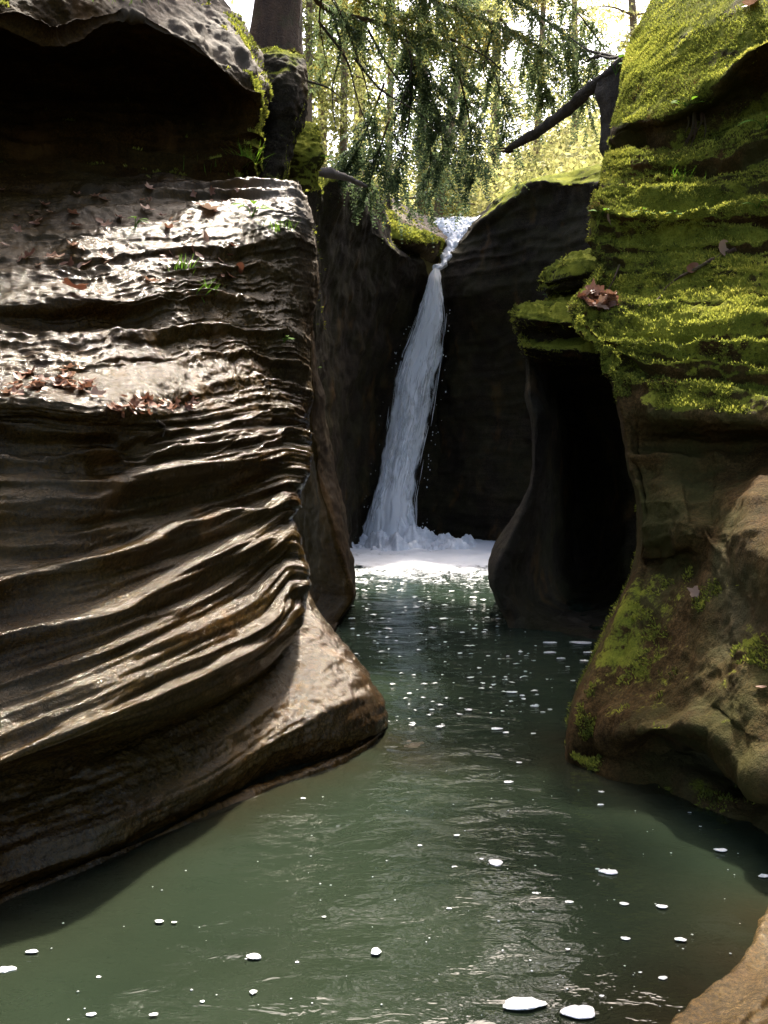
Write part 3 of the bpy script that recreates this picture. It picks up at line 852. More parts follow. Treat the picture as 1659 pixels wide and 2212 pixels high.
o_rk, c_rk = rock('back_cliff', RK, M_DARK, 200, 260,
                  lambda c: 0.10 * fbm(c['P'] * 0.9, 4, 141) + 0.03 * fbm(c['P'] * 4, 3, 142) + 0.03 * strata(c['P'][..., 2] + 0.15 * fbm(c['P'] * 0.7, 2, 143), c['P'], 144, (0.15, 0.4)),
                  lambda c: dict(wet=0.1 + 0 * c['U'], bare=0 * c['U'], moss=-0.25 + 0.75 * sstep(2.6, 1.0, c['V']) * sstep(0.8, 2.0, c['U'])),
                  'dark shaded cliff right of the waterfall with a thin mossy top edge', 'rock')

# ---- back wall left of the falls
LK = [
    [(560, 380, 13), (655, 378, 13.5), (720, 376, 14), (790, 390, 14.5), (830, 410, 15), (850, 440, 16), (870, 480, 17)],
    [(560, 398, 10.5), (655, 400, 10.6), (715, 388, 11.5), (775, 398, 12.5), (815, 440, 13.5), (848, 520, 14.6), (900, 545, 15.6)],
    [(560, 430, 10.2), (655, 432, 10.3), (712, 425, 11.2), (770, 440, 12.3), (815, 490, 13.3), (862, 545, 14.3), (915, 562, 15.3)],
    [(560, 520, 10.1), (660, 520, 10.2), (712, 520, 11.4), (770, 520, 12.8), (820, 545, 13.7), (868, 575, 14.6), (925, 595, 15.5)],
    [(560, 620, 10.1), (665, 620, 10.2), (705, 620, 11.6), (765, 620, 13.2), (820, 630, 14.2), (865, 640, 15.0), (935, 650, 16.2)],
    [(560, 760, 10), (668, 760, 10.1), (705, 760, 11.8), (760, 760, 13.6), (815, 760, 14.8), (855, 760, 15.4), (990, 760, 16.8)],
    [(560, 900, 10), (670, 900, 10.1), (705, 900, 12.0), (755, 900, 13.8), (805, 900, 15.0), (850, 900, 15.6), (1000, 900, 16.8)],
    [(560, 1060, 10), (670, 1060, 10.1), (710, 1060, 12.0), (755, 1060, 13.8), (800, 1060, 15.0), (850, 1060, 15.7), (1000, 1060, 16.8)],
    [onwater(560, 1265), onwater(670, 1262), onwater(712, 1222), onwater(755, 1192), onwater(800, 1176), onwater(850, 1168), onwater(1000, 1158)],
]
LK.append([p + np.array((0, 0, -0.4)) for p in LK[-1]])
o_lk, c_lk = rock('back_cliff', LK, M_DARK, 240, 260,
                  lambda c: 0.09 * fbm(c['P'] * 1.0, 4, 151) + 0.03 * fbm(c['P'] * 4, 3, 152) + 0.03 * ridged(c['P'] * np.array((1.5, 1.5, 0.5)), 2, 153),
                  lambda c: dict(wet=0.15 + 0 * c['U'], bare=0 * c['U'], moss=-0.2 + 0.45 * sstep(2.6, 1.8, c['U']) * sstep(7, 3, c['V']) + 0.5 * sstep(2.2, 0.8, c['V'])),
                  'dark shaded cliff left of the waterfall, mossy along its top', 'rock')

# ---- sunlit ledges beside the lip of the falls
LD = [
    [(800, 440, 17.5), (838, 424, 17.8), (870, 440, 18), (905, 458, 18), (945, 478, 18), (975, 500, 18)],
    [(800, 455, 16.2), (841, 448, 16.0), (875, 466, 16.0), (910, 482, 16.2), (940, 498, 16.4), (968, 512, 16.6)],
    [(795, 470, 15.2), (838, 462, 15.0), (878, 480, 15.0), (910, 497, 15.2), (940, 510, 15.5), (962, 520, 16.0)],
    [(795, 520, 14.8), (832, 505, 14.6), (868, 520, 14.7), (905, 524, 14.9), (935, 526, 15.3), (955, 530, 16.0)],
    [(795, 560, 14.8), (845, 536, 14.8), (868, 538, 15.0), (905, 536, 15.2), (932, 537, 15.5), (950, 545, 16.0)],
    [(795, 600, 15.2), (845, 560, 15.2), (868, 552, 15.5), (905, 552, 15.6), (925, 565, 15.8), (945, 570, 16.2)],
]
o_ld, c_ld = rock('mossy_lip_rock', LD, M_TAN, 140, 120,
                  lambda c: 0.04 * fbm(c['P'] * 2.5, 3, 161) + 0.012 * fbm(c['P'] * 12, 3, 162),
                  lambda c: dict(wet=0.1 + 0 * c['U'], bare=0.6 * sstep(2.0, 1.4, c['V']), moss=0.0 + 0.62 * sstep(1.7, 2.3, c['V']) * sstep(5, 4.2, c['V'])),  # sunshine on the top surface put into a paler colour
                  'pale sunlit rock lip with a mossy face on the left of the falls', 'rock')

# ---- near rock in the bottom right corner
BR = [
    [(1740, 1860, 2.9), (1700, 1905, 2.85), (1662, 1962, 2.78), (1602, 2075, 2.5), (1520, 2145, 2.35), (1440, 2225, 2.2), (1360, 2330, 2.03)],
    [(1800, 1880, 2.72), (1740, 1925, 2.68), (1682, 1985, 2.58), (1635, 2090, 2.35), (1565, 2160, 2.2), (1490, 2240, 2.06), (1400, 2350, 1.9)],
    [(1860, 1920, 2.55), (1790, 1970, 2.5), (1722, 2035, 2.4), (1672, 2130, 2.2), (1600, 2195, 2.07), (1530, 2270, 1.95), (1430, 2380, 1.8)],
    [(1880, 1990, 2.5), (1810, 2040, 2.44), (1740, 2090, 2.34), (1690, 2160, 2.16), (1622, 2215, 2.04), (1550, 2290, 1.92), (1450, 2400, 1.78)],
    [(1930, 2020, 2.3), (1860, 2070, 2.2), (1790, 2120, 2.1), (1740, 2190, 1.95), (1680, 2240, 1.85), (1610, 2310, 1.75), (1500, 2430, 1.6)],
]
BRW = [[onwater(*p[:2]) + np.array((-0.04, 0.03, -0.3)) for p in BR[0]], [onwater(*p[:2]) for p in BR[0]]] + [[at(*p) for p in r_] for r_ in BR[1:]]
BRW.append([p * np.array((1, 1, 0.55)) + np.array((0.22, -0.02, 0)) for p in BRW[-1]])
BRW.append([np.array((p[0] + 0.12, p[1] - 0.02, -0.3)) for p in BRW[-1]])
for r_ in BRW:                                   # both ends dip under the water
    a_, b_ = r_[0], r_[-1]
    r_.insert(0, np.array((a_[0] + 0.03, a_[1] + 0.10, a_[2] * 0.6 - 0.05)))
    r_.insert(0, np.array((a_[0] + 0.08, a_[1] + 0.22, -0.3)))
    r_.append(np.array((b_[0] - 0.12, b_[1] - 0.25, -0.3)))
o_br, c_br = rock('wet_tan_rock', BRW, M_CORNER, 200, 130,
                  lambda c: 0.012 * fbm(c['P'] * 5, 4, 171) + 0.006 * fbm(c['P'] * 22, 3, 172),
                  lambda c: dict(wet=1.7 + 0 * c['U'], bare=0.05 + 0 * c['U'], moss=-0.3 + 0.25 * sstep(4, 2, c['U']) + 0 * c['V']),
                  'wet tan rock in the bottom right corner, shining at the edge of the pool', 'rock')


# ------------------------------------------------------------------ placing things on the rocks
from mathutils.bvhtree import BVHTree


def bvh_of(ctxs, step=2):
    vs, fs, n = [], [], 0
    for c in ctxs:
        P = c['P'][::step, ::step]
        a, b = P.shape[:2]
        vs.append(P.reshape(-1, 3))
        fs.append(grid_faces(a, b) + n)
        n += a * b
    return BVHTree.FromPolygons(np.concatenate(vs).tolist(), np.concatenate(fs).tolist())


BV = bvh_of([c_lm, c_lt, c_ub, c_rm, c_rb, c_mc, c_mm, c_lk, c_rk, c_ld])
EYE = Vector((0, 0, CAM_H))


def on_rock(px, py):
    """the rock surface seen at a picture point: location and a normal facing the eye"""
    d = (Vector(at(px, py, 5.0)) - EYE).normalized()
    loc, nor, idx, dist = BV.ray_cast(EYE, d)
    if loc is None:
        return np.array(at(px, py, 8.0)), np.array((0, 0, 1.0))
    if nor.dot(d) > 0:
        nor = -nor
    return np.array(loc), np.array(nor)


# ------------------------------------------------------------------ pool
def water_material():
    t = NT('pool_water')
    sh = t.attr('shallow')
    n = t.noise(0.9, 3, 0.5)
    murk = t.ramp(n, [(0.3, (0.0112, 0.0165, 0.0095)), (0.7, (0.0175, 0.0248, 0.0146))])
    col = t.mix(sh, murk, (0.017, 0.014, 0.007))
    col = t.mix(t.attr('aer'), col, (0.034, 0.055, 0.042))
    foam = t.attr('foam')
    fn = t.math('ADD', t.math('MULTIPLY', t.noise(4.0, 7, 0.78, stretch=(0.9, 0.45, 1), dist=1.0), 0.65), t.math('MULTIPLY', t.noise(26, 4, 0.7), 0.35))
    ff = t.maprange(t.math('ADD', foam, t.math('MULTIPLY', t.math('SUBTRACT', fn, 0.5), 3.0)), 0.40, 0.95)
    col = t.mix(ff, col, (0.78, 0.80, 0.84))
    b = t.n('BsdfPrincipled')
    t.l(col, b.inputs['Base Color'])
    t.l(t.fmix(ff, 0.045, 0.7), b.inputs['Roughness'])
    b.inputs['IOR'].default_value = 1.33
    h = t.math('ADD', t.math('MULTIPLY', t.noise(9, 3, 0.55, stretch=(0.7, 1.3, 1), dist=0.8), 0.7), t.math('MULTIPLY', t.noise(32, 2, 0.5, stretch=(0.7, 1.4, 1)), 0.2))
    h = t.math('ADD', h, t.math('MULTIPLY', ff, 0.6))
    t.l(t.bump(h, 0.28, 0.03), b.inputs['Normal'])
    t.l(b.outputs[0], t.out.inputs[0])
    return t.m


M_POOL = water_material()
ny, nx = 620, 330
ys = np.geomspace(0.9, 18.0, ny)
XX = np.linspace(-1, 1, nx)[None, :] * (1.2 + 0.36 * ys[:, None]) + 0.25
YY = ys[:, None] + 0 * XX
FALL = at(858, 1178, 14.9)
dist = np.hypot(XX - FALL[0], YY - FALL[1])
churn = np.exp(-(dist / 3.2) ** 1.3)
P = np.stack([XX, YY, 0 * XX], -1)
wv = 0.006 * fbm(P * np.array((1.6, 2.6, 1)), 3, 201) + 0.004 * fbm(P * np.array((5, 8, 1)) + 0.5 * fbm(P * 2, 2, 203)[..., None], 2, 202)
wv = wv * (0.7 + 2.2 * np.exp(-dist / 5)) + churn * (0.05 * fbm(P * 2.2, 4, 205) + 0.05) + 0.004 * np.sin(dist * 9 + 2.5 * fbm(P * 0.8, 2, 206)) * np.exp(-dist / 6)
P[..., 2] = wv
# shallow water over submerged rock: distance to the real waterline points
shore = np.array([(onwater(*p)[:2]) for p in ((0, 1951), (130, 1903), (250, 1853), (350, 1806), (450, 1760), (530, 1725), (600, 1698), (680, 1668), (733, 1650), (800, 1606), (840, 1600), (880, 1620), (900, 1640),
                                              (1218, 1642), (1250, 1655), (1280, 1668), (1222, 1600), (1340, 1685), (1400, 1702), (1660, 1990), (1600, 2080), (1520, 2150), (1450, 2212))])
sd = np.full(XX.shape, 9.0)
for q in shore:
    sd = np.minimum(sd, np.hypot(XX - q[0], YY - q[1]))
shallow = np.clip(np.exp(-(sd / 0.22) ** 1.5) * 0.9 + 0.12 * fbm(P * 1.5, 2, 207), 0, 1)
foam = 1.25 * np.exp(-(np.hypot((XX - FALL[0] - 0.35) * 0.75, YY - FALL[1]) / 3.2) ** 1.9) + 0.55 * np.exp(-(dist / 6.3) ** 3) * sstep(0.0, 0.8, 0.6 + fbm(P * 0.7, 2, 209)) - 0.06
o_pool = mesh_np('pool_water', P.reshape(-1, 3), grid_faces(ny, nx), M_POOL, {'shallow': shallow, 'foam': foam, 'aer': 0.85 * np.exp(-(dist / 7.0) ** 2)})
tag(o_pool, kind='structure')


def simple_mat(name, col, rough=0.9, spec=0.2, noise=None):
    t = NT(name)
    b = t.n('BsdfPrincipled')
    if noise:
        t.l(t.ramp(t.noise(noise[0], 5, 0.65), [(0.3, col), (0.7, noise[1])]), b.inputs['Base Color'])
    else:
        b.inputs['Base Color'].default_value = (*col, 1)
    b.inputs['Roughness'].default_value = rough
    b.inputs['Specular IOR Level'].default_value = spec
    t.l(b.outputs[0], t.out.inputs[0])
    return t.m


# pool bed
gx, gy = np.meshgrid(np.linspace(-12, 12, 60), np.linspace(-14, 20, 80))
G = np.stack([gx, gy, -0.8 + 0.1 * fbm(np.stack([gx, gy, 0 * gx], -1) * 0.7, 3, 211)], -1)
tag(mesh_np('pool_bed', G.reshape(-1, 3), grid_faces(80, 60), simple_mat('silt', (0.05, 0.045, 0.025))), kind='structure')

# submerged shelf off the toe of the left wall
c0 = onwater(880, 1610)
th, rr = np.meshgrid(np.linspace(0, 2 * np.pi, 40), np.linspace(0, 1, 14))
S = np.stack([c0[0] + 0.34 * rr * np.cos(th), c0[1] + 0.30 * rr * np.sin(th) + 0.02, 0.002 - 0.10 * rr ** 1.6], -1)
S[..., 2] += 0.02 * fbm(S * 9, 3, 221)
o_sub = mesh_np('submerged_rock', S.reshape(-1, 3), grid_faces(14, 40), M_DARK, {'wet': np.ones(14 * 40), 'bare': np.zeros(14 * 40), 'moss': np.full(14 * 40, -0.6)}, origin=c0)
tag(o_sub, 'low brown rock barely breaking the water beside the smooth toe', 'rock')

# ------------------------------------------------------------------ waterfall
def falls_material(name, lo, hi, sx, sy, dens):
    t = NT(name)
    uv = t.n('Attribute', attribute_name='flow')
    s1 = t.noise(1.0, 5, 0.65, vec=uv.outputs['Vector'], stretch=(sx, sy, 1), dist=0.35)
    s2 = t.noise(1.0, 3, 0.6, vec=uv.outputs['Vector'], stretch=(sx * 0.3, sy * 2.6, 1), dist=0.8)
    s3 = t.noise(1.0, 3, 0.6, vec=uv.outputs['Vector'], stretch=(sx * 3.2, sy * 1.6, 1))
    v = t.math('ADD', t.math('ADD', t.math('MULTIPLY', s1, 0.42), t.math('MULTIPLY', s2, 0.42)), t.math('MULTIPLY', s3, 0.16))
    v = t.math('ADD', v, t.math('MULTIPLY', t.math('SUBTRACT', t.attr('dens'), 0.5), dens))
    a = t.maprange(v, lo, hi)
    d = t.n('BsdfPrincipled')
    d.inputs['Base Color'].default_value = (0.90, 0.92, 0.96, 1)
    d.inputs['Roughness'].default_value = 0.35
    d.inputs['IOR'].default_value = 1.33
    t.l(t.bump(v, 0.6, 0.05), d.inputs['Normal'])
    tl = t.n('BsdfTranslucent')
    tl.inputs[0].default_value = (0.90, 0.92, 0.96, 1)
    m1 = t.n('MixShader')
    m1.inputs[0].default_value = 0.35
    t.l(d.outputs[0], m1.inputs[1])
    t.l(tl.outputs[0], m1.inputs[2])
    tr = t.n('BsdfTransparent')
    m2 = t.n('MixShader')
    t.l(a, m2.inputs[0])
    t.l(tr.outputs[0], m2.inputs[1])
    t.l(m1.outputs[0], m2.inputs[2])
    t.l(m2.outputs[0], t.out.inputs[0])
    return t.m


EDGE_L = np.array([(930, 588), (914, 628), (886, 706), (860, 766), (838, 830), (828, 913), (815, 982), (796, 1088), (782, 1172)], float)
EDGE_R = np.array([(948, 588), (955, 623), (967, 683), (962, 752), (954, 821), (942, 913), (925, 982), (908, 1075), (914, 1172)], float)
FY = np.linspace(15.45, 14.9, 9)


def fall_point(u, v):
    """u 0..1 across, v 0..1 down the veil (arrays)"""
    k = np.linspace(0, 1, 9)
    yl = np.interp(v, np.linspace(0, 1, 9), np.linspace(588, 1172, 9))
    xl = np.interp(yl, EDGE_L[:, 1], EDGE_L[:, 0])
    xr = np.interp(yl, EDGE_R[:, 1], EDGE_R[:, 0])
    px = xl + (xr - xl) * u
    Y = np.interp(v, k, FY)
    b = -(yl - CY) / F
    dy = CP + b * SP
    t = Y / dy
    return np.stack([(px - CX) / F * t, Y, CAM_H + (b * CP - SP) * t], -1)


falls = empty('waterfall', FALL * np.array((1, 1, 0)), 'narrow white waterfall pouring down the dark cleft into the pool', 'waterfall')


def flow_mesh(name, V, nv, nu, uv, dens, mat):
    o = mesh_np(name, V.reshape(-1, 3), grid_faces(nv, nu), mat, {'dens': dens.ravel()}, True, falls)
    a = o.data.attributes.new('flow', 'FLOAT_VECTOR', 'POINT')
    a.data.foreach_set('vector', np.concatenate([uv.reshape(-1, 2), np.zeros((nv * nu, 1))], 1).astype(np.float32).ravel())
    return o


for k, (off, wid, sx, sy, dn) in enumerate(((0.0, 1.14, 11, 1.3, 0.9), (-0.12, 1.06, 15, 1.5, 0.9), (-0.22, 0.90, 20, 1.8, 0.8))):
    nv, nu = 260, 60
    v, u = np.meshgrid(np.linspace(0, 1, nv), np.linspace(0, 1, nu), indexing='ij')
    uu = 0.5 + (u - 0.5) * wid
    V = fall_point(uu, v)
    V[..., 1] += off - 0.22 * np.sin(np.pi * u) * (0.4 + 0.6 * v)
    q = np.stack([u * 5 + k * 9, v * 4, 0 * u + k], -1)
    V[..., 1] += 0.06 * fbm(q, 3, 231 + k)
    V[..., 0] += 0.03 * fbm(q * np.array((1, 3, 1)), 3, 241 + k)
    dens = 0.78 - 0.70 * np.abs(2 * u - 1) ** 2.5 + 0.25 * sstep(0.75, 1.0, v) + 0.18 * sstep(0.15, 0.0, v) - 0.18 * np.exp(-((v - 0.55) / 0.3) ** 2) * (k > 0) - 0.16 * u * sstep(.2, .6, v)
    flow_mesh('water_veil', V, nv, nu, np.stack([uu, v * 2.2 + k * 3.3], -1), dens, falls_material('falling_water_%s' % 'abc'[k], 0.43, 0.62, sx, sy, dn))

# upper cascade in the chute above the drop
CH = [[(912, 463, 18.2), (950, 462, 18.2), (1000, 458, 18.2), (1068, 450, 18.2)],
      [(938, 478, 17.3), (965, 478, 17.2), (1000, 477, 17.2), (1040, 474, 17.3)],
      [(955, 498, 16.8), (972, 496, 16.7), (998, 494, 16.7), (1026, 496, 16.8)],
      [(962, 522, 16.4), (975, 520, 16.2), (992, 518, 16.2), (1010, 520, 16.4)],
      [(952, 548, 16.0), (964, 546, 15.85), (980, 544, 15.85), (996, 546, 16.0)],
      [(938, 572, 15.75), (948, 572, 15.6), (960, 570, 15.6), (972, 570, 15.75)],
      [(928, 592, 15.55), (934, 594, 15.4), (944, 594, 15.4), (952, 592, 15.55)],
      [(922, 625, 15.5), (930, 628, 15.35), (944, 628, 15.35), (956, 625, 15.5)]]
C = np.array([[at(*p) for p in r] for r in CH])
P1, _ = catmull(C, 70, 1)
P1, _ = catmull(P1, 150, 0)
u, v = np.meshgrid(np.linspace(0, 1, 70), np.linspace(0, 1, 150))
P1 = P1 + grid_normals(P1) * (0.07 * fbm(P1 * 4.5, 4, 251) + 0.03 * ridged(P1 * 9, 2, 252))[..., None]
flow_mesh('upper_cascade', P1, 150, 70, np.stack([u * 1.4, v * 2.0], -1), 0.75 - 0.35 * np.abs(2 * u - 1) ** 4 - 0.9 * sstep(0.25, 0.0, v) - 0.3 * sstep(.8, 1, v), falls_material('cascade_water', 0.30, 0.56, 8, 5, 0.9))

# loose strands and droplets
M_FOAM = simple_mat('white_foam', (0.80, 0.82, 0.86), 0.6, 0.4)
tr = Tris()
r = np.random.default_rng(17)
for k in range(140):
    v0 = r.uniform(0.0, 0.97)
    u0 = r.uniform(0.06, 0.94)
    L = r.uniform(0.05, 0.16)
    vv = np.linspace(v0, min(v0 + L, 1.0), 4)
    c = fall_point(np.full(4, u0 + 0.0), vv)
    c[:, 1] -= r.uniform(0.0, 0.42)
    c[:, 0] += r.normal(0, 0.012)
    w = r.uniform(0.002, 0.006) * np.array((0.2, 1.0, 0.8, 0.1))
    a, b, cc = c + np.array((1, 0, 0)) * w[:, None], c - np.array((1, 0, 0)) * w[:, None], c - np.array((0, 1, 0)) * w[:, None]
    V = np.stack([a, b, cc], 1).reshape(-1, 3)
    Fc = []
    for i in range(3):
        for j in range(3):
            p, q = i * 3 + j, i * 3 + (j + 1) % 3
            Fc.append([p, q, q + 3, p + 3])
    tr.add(V, Fc)
o = tr.build('water_strands', M_FOAM, falls)
tag(o, kind='stuff')
tr = Tris()
OCT_F = [[0, 2, 4], [2, 1, 4], [1, 3, 4], [3, 0, 4], [2, 0, 5], [1, 2, 5], [3, 1, 5], [0, 3, 5]]
OCT_V = np.array([(1, 0, 0), (-1, 0, 0), (0, 1, 0), (0, -1, 0), (0, 0, 1), (0, 0, -1)], float)
for k in range(1300):
    if k < 60:
        c = fall_point(np.array([r.choice([r.normal(-0.03, 0.04), r.normal(1.02, 0.04)])]), np.array([r.uniform(0.1, 1)]))[0]
        c[1] -= r.uniform(0, 0.3)
    else:
        a, d = r.uniform(0, 2 * np.pi), abs(r.normal(0, 0.55))
        c = np.array((FALL[0] + d * math.cos(a), FALL[1] - 0.1 + d * math.sin(a) * 0.6, abs(r.normal(0, 0.16)) * (1.3 - min(d, 1.2)) + 0.03))
    tr.add(OCT_V * r.uniform(0.004, 0.012) * np.array((1, 1, r.uniform(1, 1.8))) + c, OCT_F)
o = tr.build('spray_droplets', M_FOAM, falls)
tag(o, kind='stuff')

# boiling foam where it lands
nv, nu = 90, 200
a, d = np.meshgrid(np.linspace(0, 1, nv), np.linspace(0, 1, nu), indexing='ij')
X = FALL[0] + 0.28 + (d - 0.5) * 2.9
Yb = FALL[1] + 0.7 - a * 2.6
q = np.stack([X, Yb, 0 * X], -1)
rad = np.hypot((X - FALL[0] - 0.25) / 1.45, (Yb - FALL[1] + 0.35) / 1.25)
mound = 0.42 * np.exp(-(np.hypot((X - FALL[0]) / 0.38, (Yb - FALL[1]) / 0.45)) ** 2)
hz = -0.16 + 0.26 * sstep(1.05, 0.25, rad + 0.35 * fbm(q * 2.2, 4, 261)) + mound * (1 + 0.5 * fbm(q * 5, 3, 262)) + 0.20 * fbm(q * 3.2, 5, 263) * sstep(1.2, 0.6, rad) + 0.02 * ridged(q * 14, 2, 264)
V = np.stack([X, Yb, hz], -1)
o = mesh_np('foam_boil', V.reshape(-1, 3), grid_faces(nv, nu), simple_mat('boiling_foam', (0.55, 0.58, 0.64), 0.6, 0.4, (9, (0.90, 0.91, 0.94))), parent=falls)

# stream above the lip
sx, sy = np.meshgrid(np.linspace(-3, 6.0, 60), np.linspace(18.0, 40, 60))
zl = at(1000, 462, 18.2)[2]
SV = np.stack([sx, sy, zl - 0.02 + (sy - 18.0) * 0.035 + 0.03 * fbm(np.stack([sx, sy, 0 * sx], -1) * 2.5, 3, 271)], -1)
SV[0, :, 2] -= 0.25
o = mesh_np('stream', SV.reshape(-1, 3), grid_faces(60, 60), simple_mat('stream_water', (0.05, 0.05, 0.055), 0.15, 0.5))
tag(o, kind='structure')

# ------------------------------------------------------------------ forest ground behind and beside the gorge
def ground_z(x, y):
    base = 6.2 + np.clip(y - 18, 0, None) * 0.26 + 0.02 * np.clip(y - 45, 0, None)
    side = 0.75 * np.clip(np.abs(x - 0.8) - 2.6, 0, 6) * sstep(16, 20, y)
    return base + side


gx, gy = np.meshgrid(np.linspace(-60, 60, 120), np.linspace(17.2, 120, 140))
gz = ground_z(gx, gy) + 0.35 * fbm(np.stack([gx, gy, 0 * gx], -1) * 0.25, 4, 281) - 0.5 * sstep(2.0, 1.0, np.abs(gx - 0.8)) - 3.0 * sstep(18.5, 17.2, gy)
o = mesh_np('forest_floor', np.stack([gx, gy, gz], -1).reshape(-1, 3), grid_faces(140, 120), simple_mat('leaf_litter', (0.12, 0.085, 0.04), 0.95, 0.1, (1.2, (0.20, 0.17, 0.05))))
tag(o, kind='structure')

# plateaus left and right of the gorge (tops of the cliffs carry soil)
for sgn, nm in ((-1, 'left'), (1, 'right')):
    if sgn < 0:
        pts = lambda a, b: (-2.6 - 12 * a - 0.12 * (b * 24), -10 + 30 * b)
    else:
        pts = lambda a, b: (3.2 + 12 * a + 0.0 * b, -10 + 30 * b)
    a, b = np.meshgrid(np.linspace(0, 1, 30), np.linspace(0, 1, 50))
    X, Y = pts(a, b)
    Zp = 5.6 + 1.5 * a + 0.3 * fbm(np.stack([X, Y, 0 * X], -1) * 0.4, 3, 291)
    if sgn < 0:
        Zp = Zp - 0.4
    o = mesh_np('forest_floor', np.stack([X, Y, Zp], -1).reshape(-1, 3), grid_faces(50, 30), bpy.data.materials['leaf_litter'])
    tag(o, kind='structure')


# ------------------------------------------------------------------ foliage builders
def leaf_quads(C, D, S, L, W, tone, tr):
    """pointed leaflets: centre C, direction D, side S (n,3), length L, width W"""
    n = len(C)
    D = D / (np.linalg.norm(D, axis=1)[:, None] + 1e-9)
    S = S - D * (S * D).sum(1)[:, None]
    S = S / (np.linalg.norm(S, axis=1)[:, None] + 1e-9)
    L = np.broadcast_to(L, (n,))[:, None]
    W = np.broadcast_to(W, (n,))[:, None]
    nrm = np.cross(D, S)
    V = np.stack([C, C + D * L * 0.45 + S * W * 0.5 + nrm * W * 0.15, C + D * L, C + D * L * 0.45 - S * W * 0.5 + nrm * W * 0.15], 1).reshape(-1, 3)
    Fq = np.arange(n * 4).reshape(n, 4)
    tr.add(V, Fq, np.repeat(np.broadcast_to(tone, (n,)), 4))


def spray(tr, p0, d0, length, rr, tone0, flat=0.5, ll=0.07, droop=0.5):
    """a flat hemlock spray: a drooping twig with short side sprigs"""
    n = max(4, int(length / 0.022))
    s = np.linspace(0, 1, n)
    d0 = d0 / np.linalg.norm(d0)
    path = p0 + d0 * (s * length)[:, None] + np.array((0, 0, -1)) * (droop * length * s ** 2)[:, None]
    T = np.gradient(path, axis=0)
    T /= np.linalg.norm(T, axis=1)[:, None]
    side = np.cross(T, np.array((0, 0, 1.0)) + rr.normal(0, 0.25, 3))
    side /= np.linalg.norm(side, axis=1)[:, None] + 1e-9
    taper = (1 - s * 0.75)
    for sg in (-1, 1):
        D = T * 0.65 + side * sg + rr.normal(0, 0.18, (n, 3)) + np.array((0, 0, -0.25))
        leaf_quads(path, D, np.cross(D, side) * 0.35 + T + rr.normal(0, 0.3, (n, 3)), ll * taper * rr.uniform(0.6, 1.35, n), ll * 0.34, tone0 + rr.normal(0, 0.12, n), tr)
    return path


def bough(root, P, r0, rr, ntw, tw_len, tone, droop=0.6, ll=0.07, start=0.15, mat=None, bark=None):
    """one limb with its foliage: part branch with sub-part needles"""
    path = smooth_path(P, 26)
    V, Fq = tube(path, np.linspace(r0, r0 * 0.22, 26), 7, 0.25, int(rr.integers(999)))
    br = mesh_np('branch', V, Fq, bark or M_BARK, None, True, root)
    tr = Tris()
    T = np.gradient(path, axis=0)
    for k in range(ntw):
        s = start + (1 - start) * rr.uniform(0, 1) ** 0.8
        i = min(int(s * 25), 24)
        p = path[i] + (path[i + 1] - path[i]) * rr.uniform()
        t = T[i] / np.linalg.norm(T[i])
        side = np.cross(t, (0, 0, 1))
        side /= np.linalg.norm(side) + 1e-9
        d = side * rr.choice([-1, 1]) * rr.uniform(0.3, 1.0) + t * rr.uniform(0.2, 0.9) + np.array((0, 0, rr.uniform(-0.65, 0.2)))
        L = tw_len * rr.uniform(0.5, 1.3) * (1.1 - 0.4 * s)
        pth = spray(tr, p, d, L, rr, tone + rr.normal(0, 0.12), ll=ll, droop=droop * rr.uniform(0.5, 1.5))
        for m in range(3):
            j = int(rr.integers(1, len(pth) - 1))
            dd = d / np.linalg.norm(d) + rr.normal(0, 0.6, 3) + np.array((0, 0, -0.35))
            spray(tr, pth[j], dd, L * rr.uniform(0.3, 0.6), rr, tone + rr.normal(0, 0.12), ll=ll * 0.85, droop=droop)
    nd = tr.build('needles', mat or M_HEM, br, smooth=False)
    tag(nd, kind='stuff')
    return br


# ------------------------------------------------------------------ the hemlock on the left rim and its hanging boughs
rr = np.random.default_rng(5)
base = at(592, 125, 8.9)
hem = empty('hemlock_tree', base, 'dark hemlock with rough brown trunk at top left and hanging boughs over the falls', 'tree')
trunk = smooth_path([base + np.array((-0.02, 0, -0.5)), base, base + np.array((0.06, 0.05, 0.9)), base + np.array((0.2, 0.15, 3.0)), base + np.array((0.4, 0.2, 7.5)), base + np.array((0.5, 0.2, 12.0))], 60)
V, Fq = tube(trunk, np.interp(np.linspace(0, 1, 60), [0, 0.06, 0.12, 1], [0.34, 0.26, 0.21, 0.05]), 22, 0.16, 6)
mesh_np('trunk', V, Fq, M_BARK, None, True, hem)
for k, (dx, dy, dz) in enumerate(((-0.35, -0.15, -0.25), (-0.15, -0.25, -0.3))):
    pth = smooth_path([base + np.array((dx * 0.2, dy * 0.2, 0.25)), base + np.array((dx * 0.7, dy * 0.7, -0.02)), base + np.array((dx * 1.3, dy * 1.2, dz))], 14)
    V, Fq = tube(pth, np.linspace(0.09, 0.03, 14), 8, 0.3, k)
    mesh_np('root', V, Fq, M_BARK, None, True, hem)

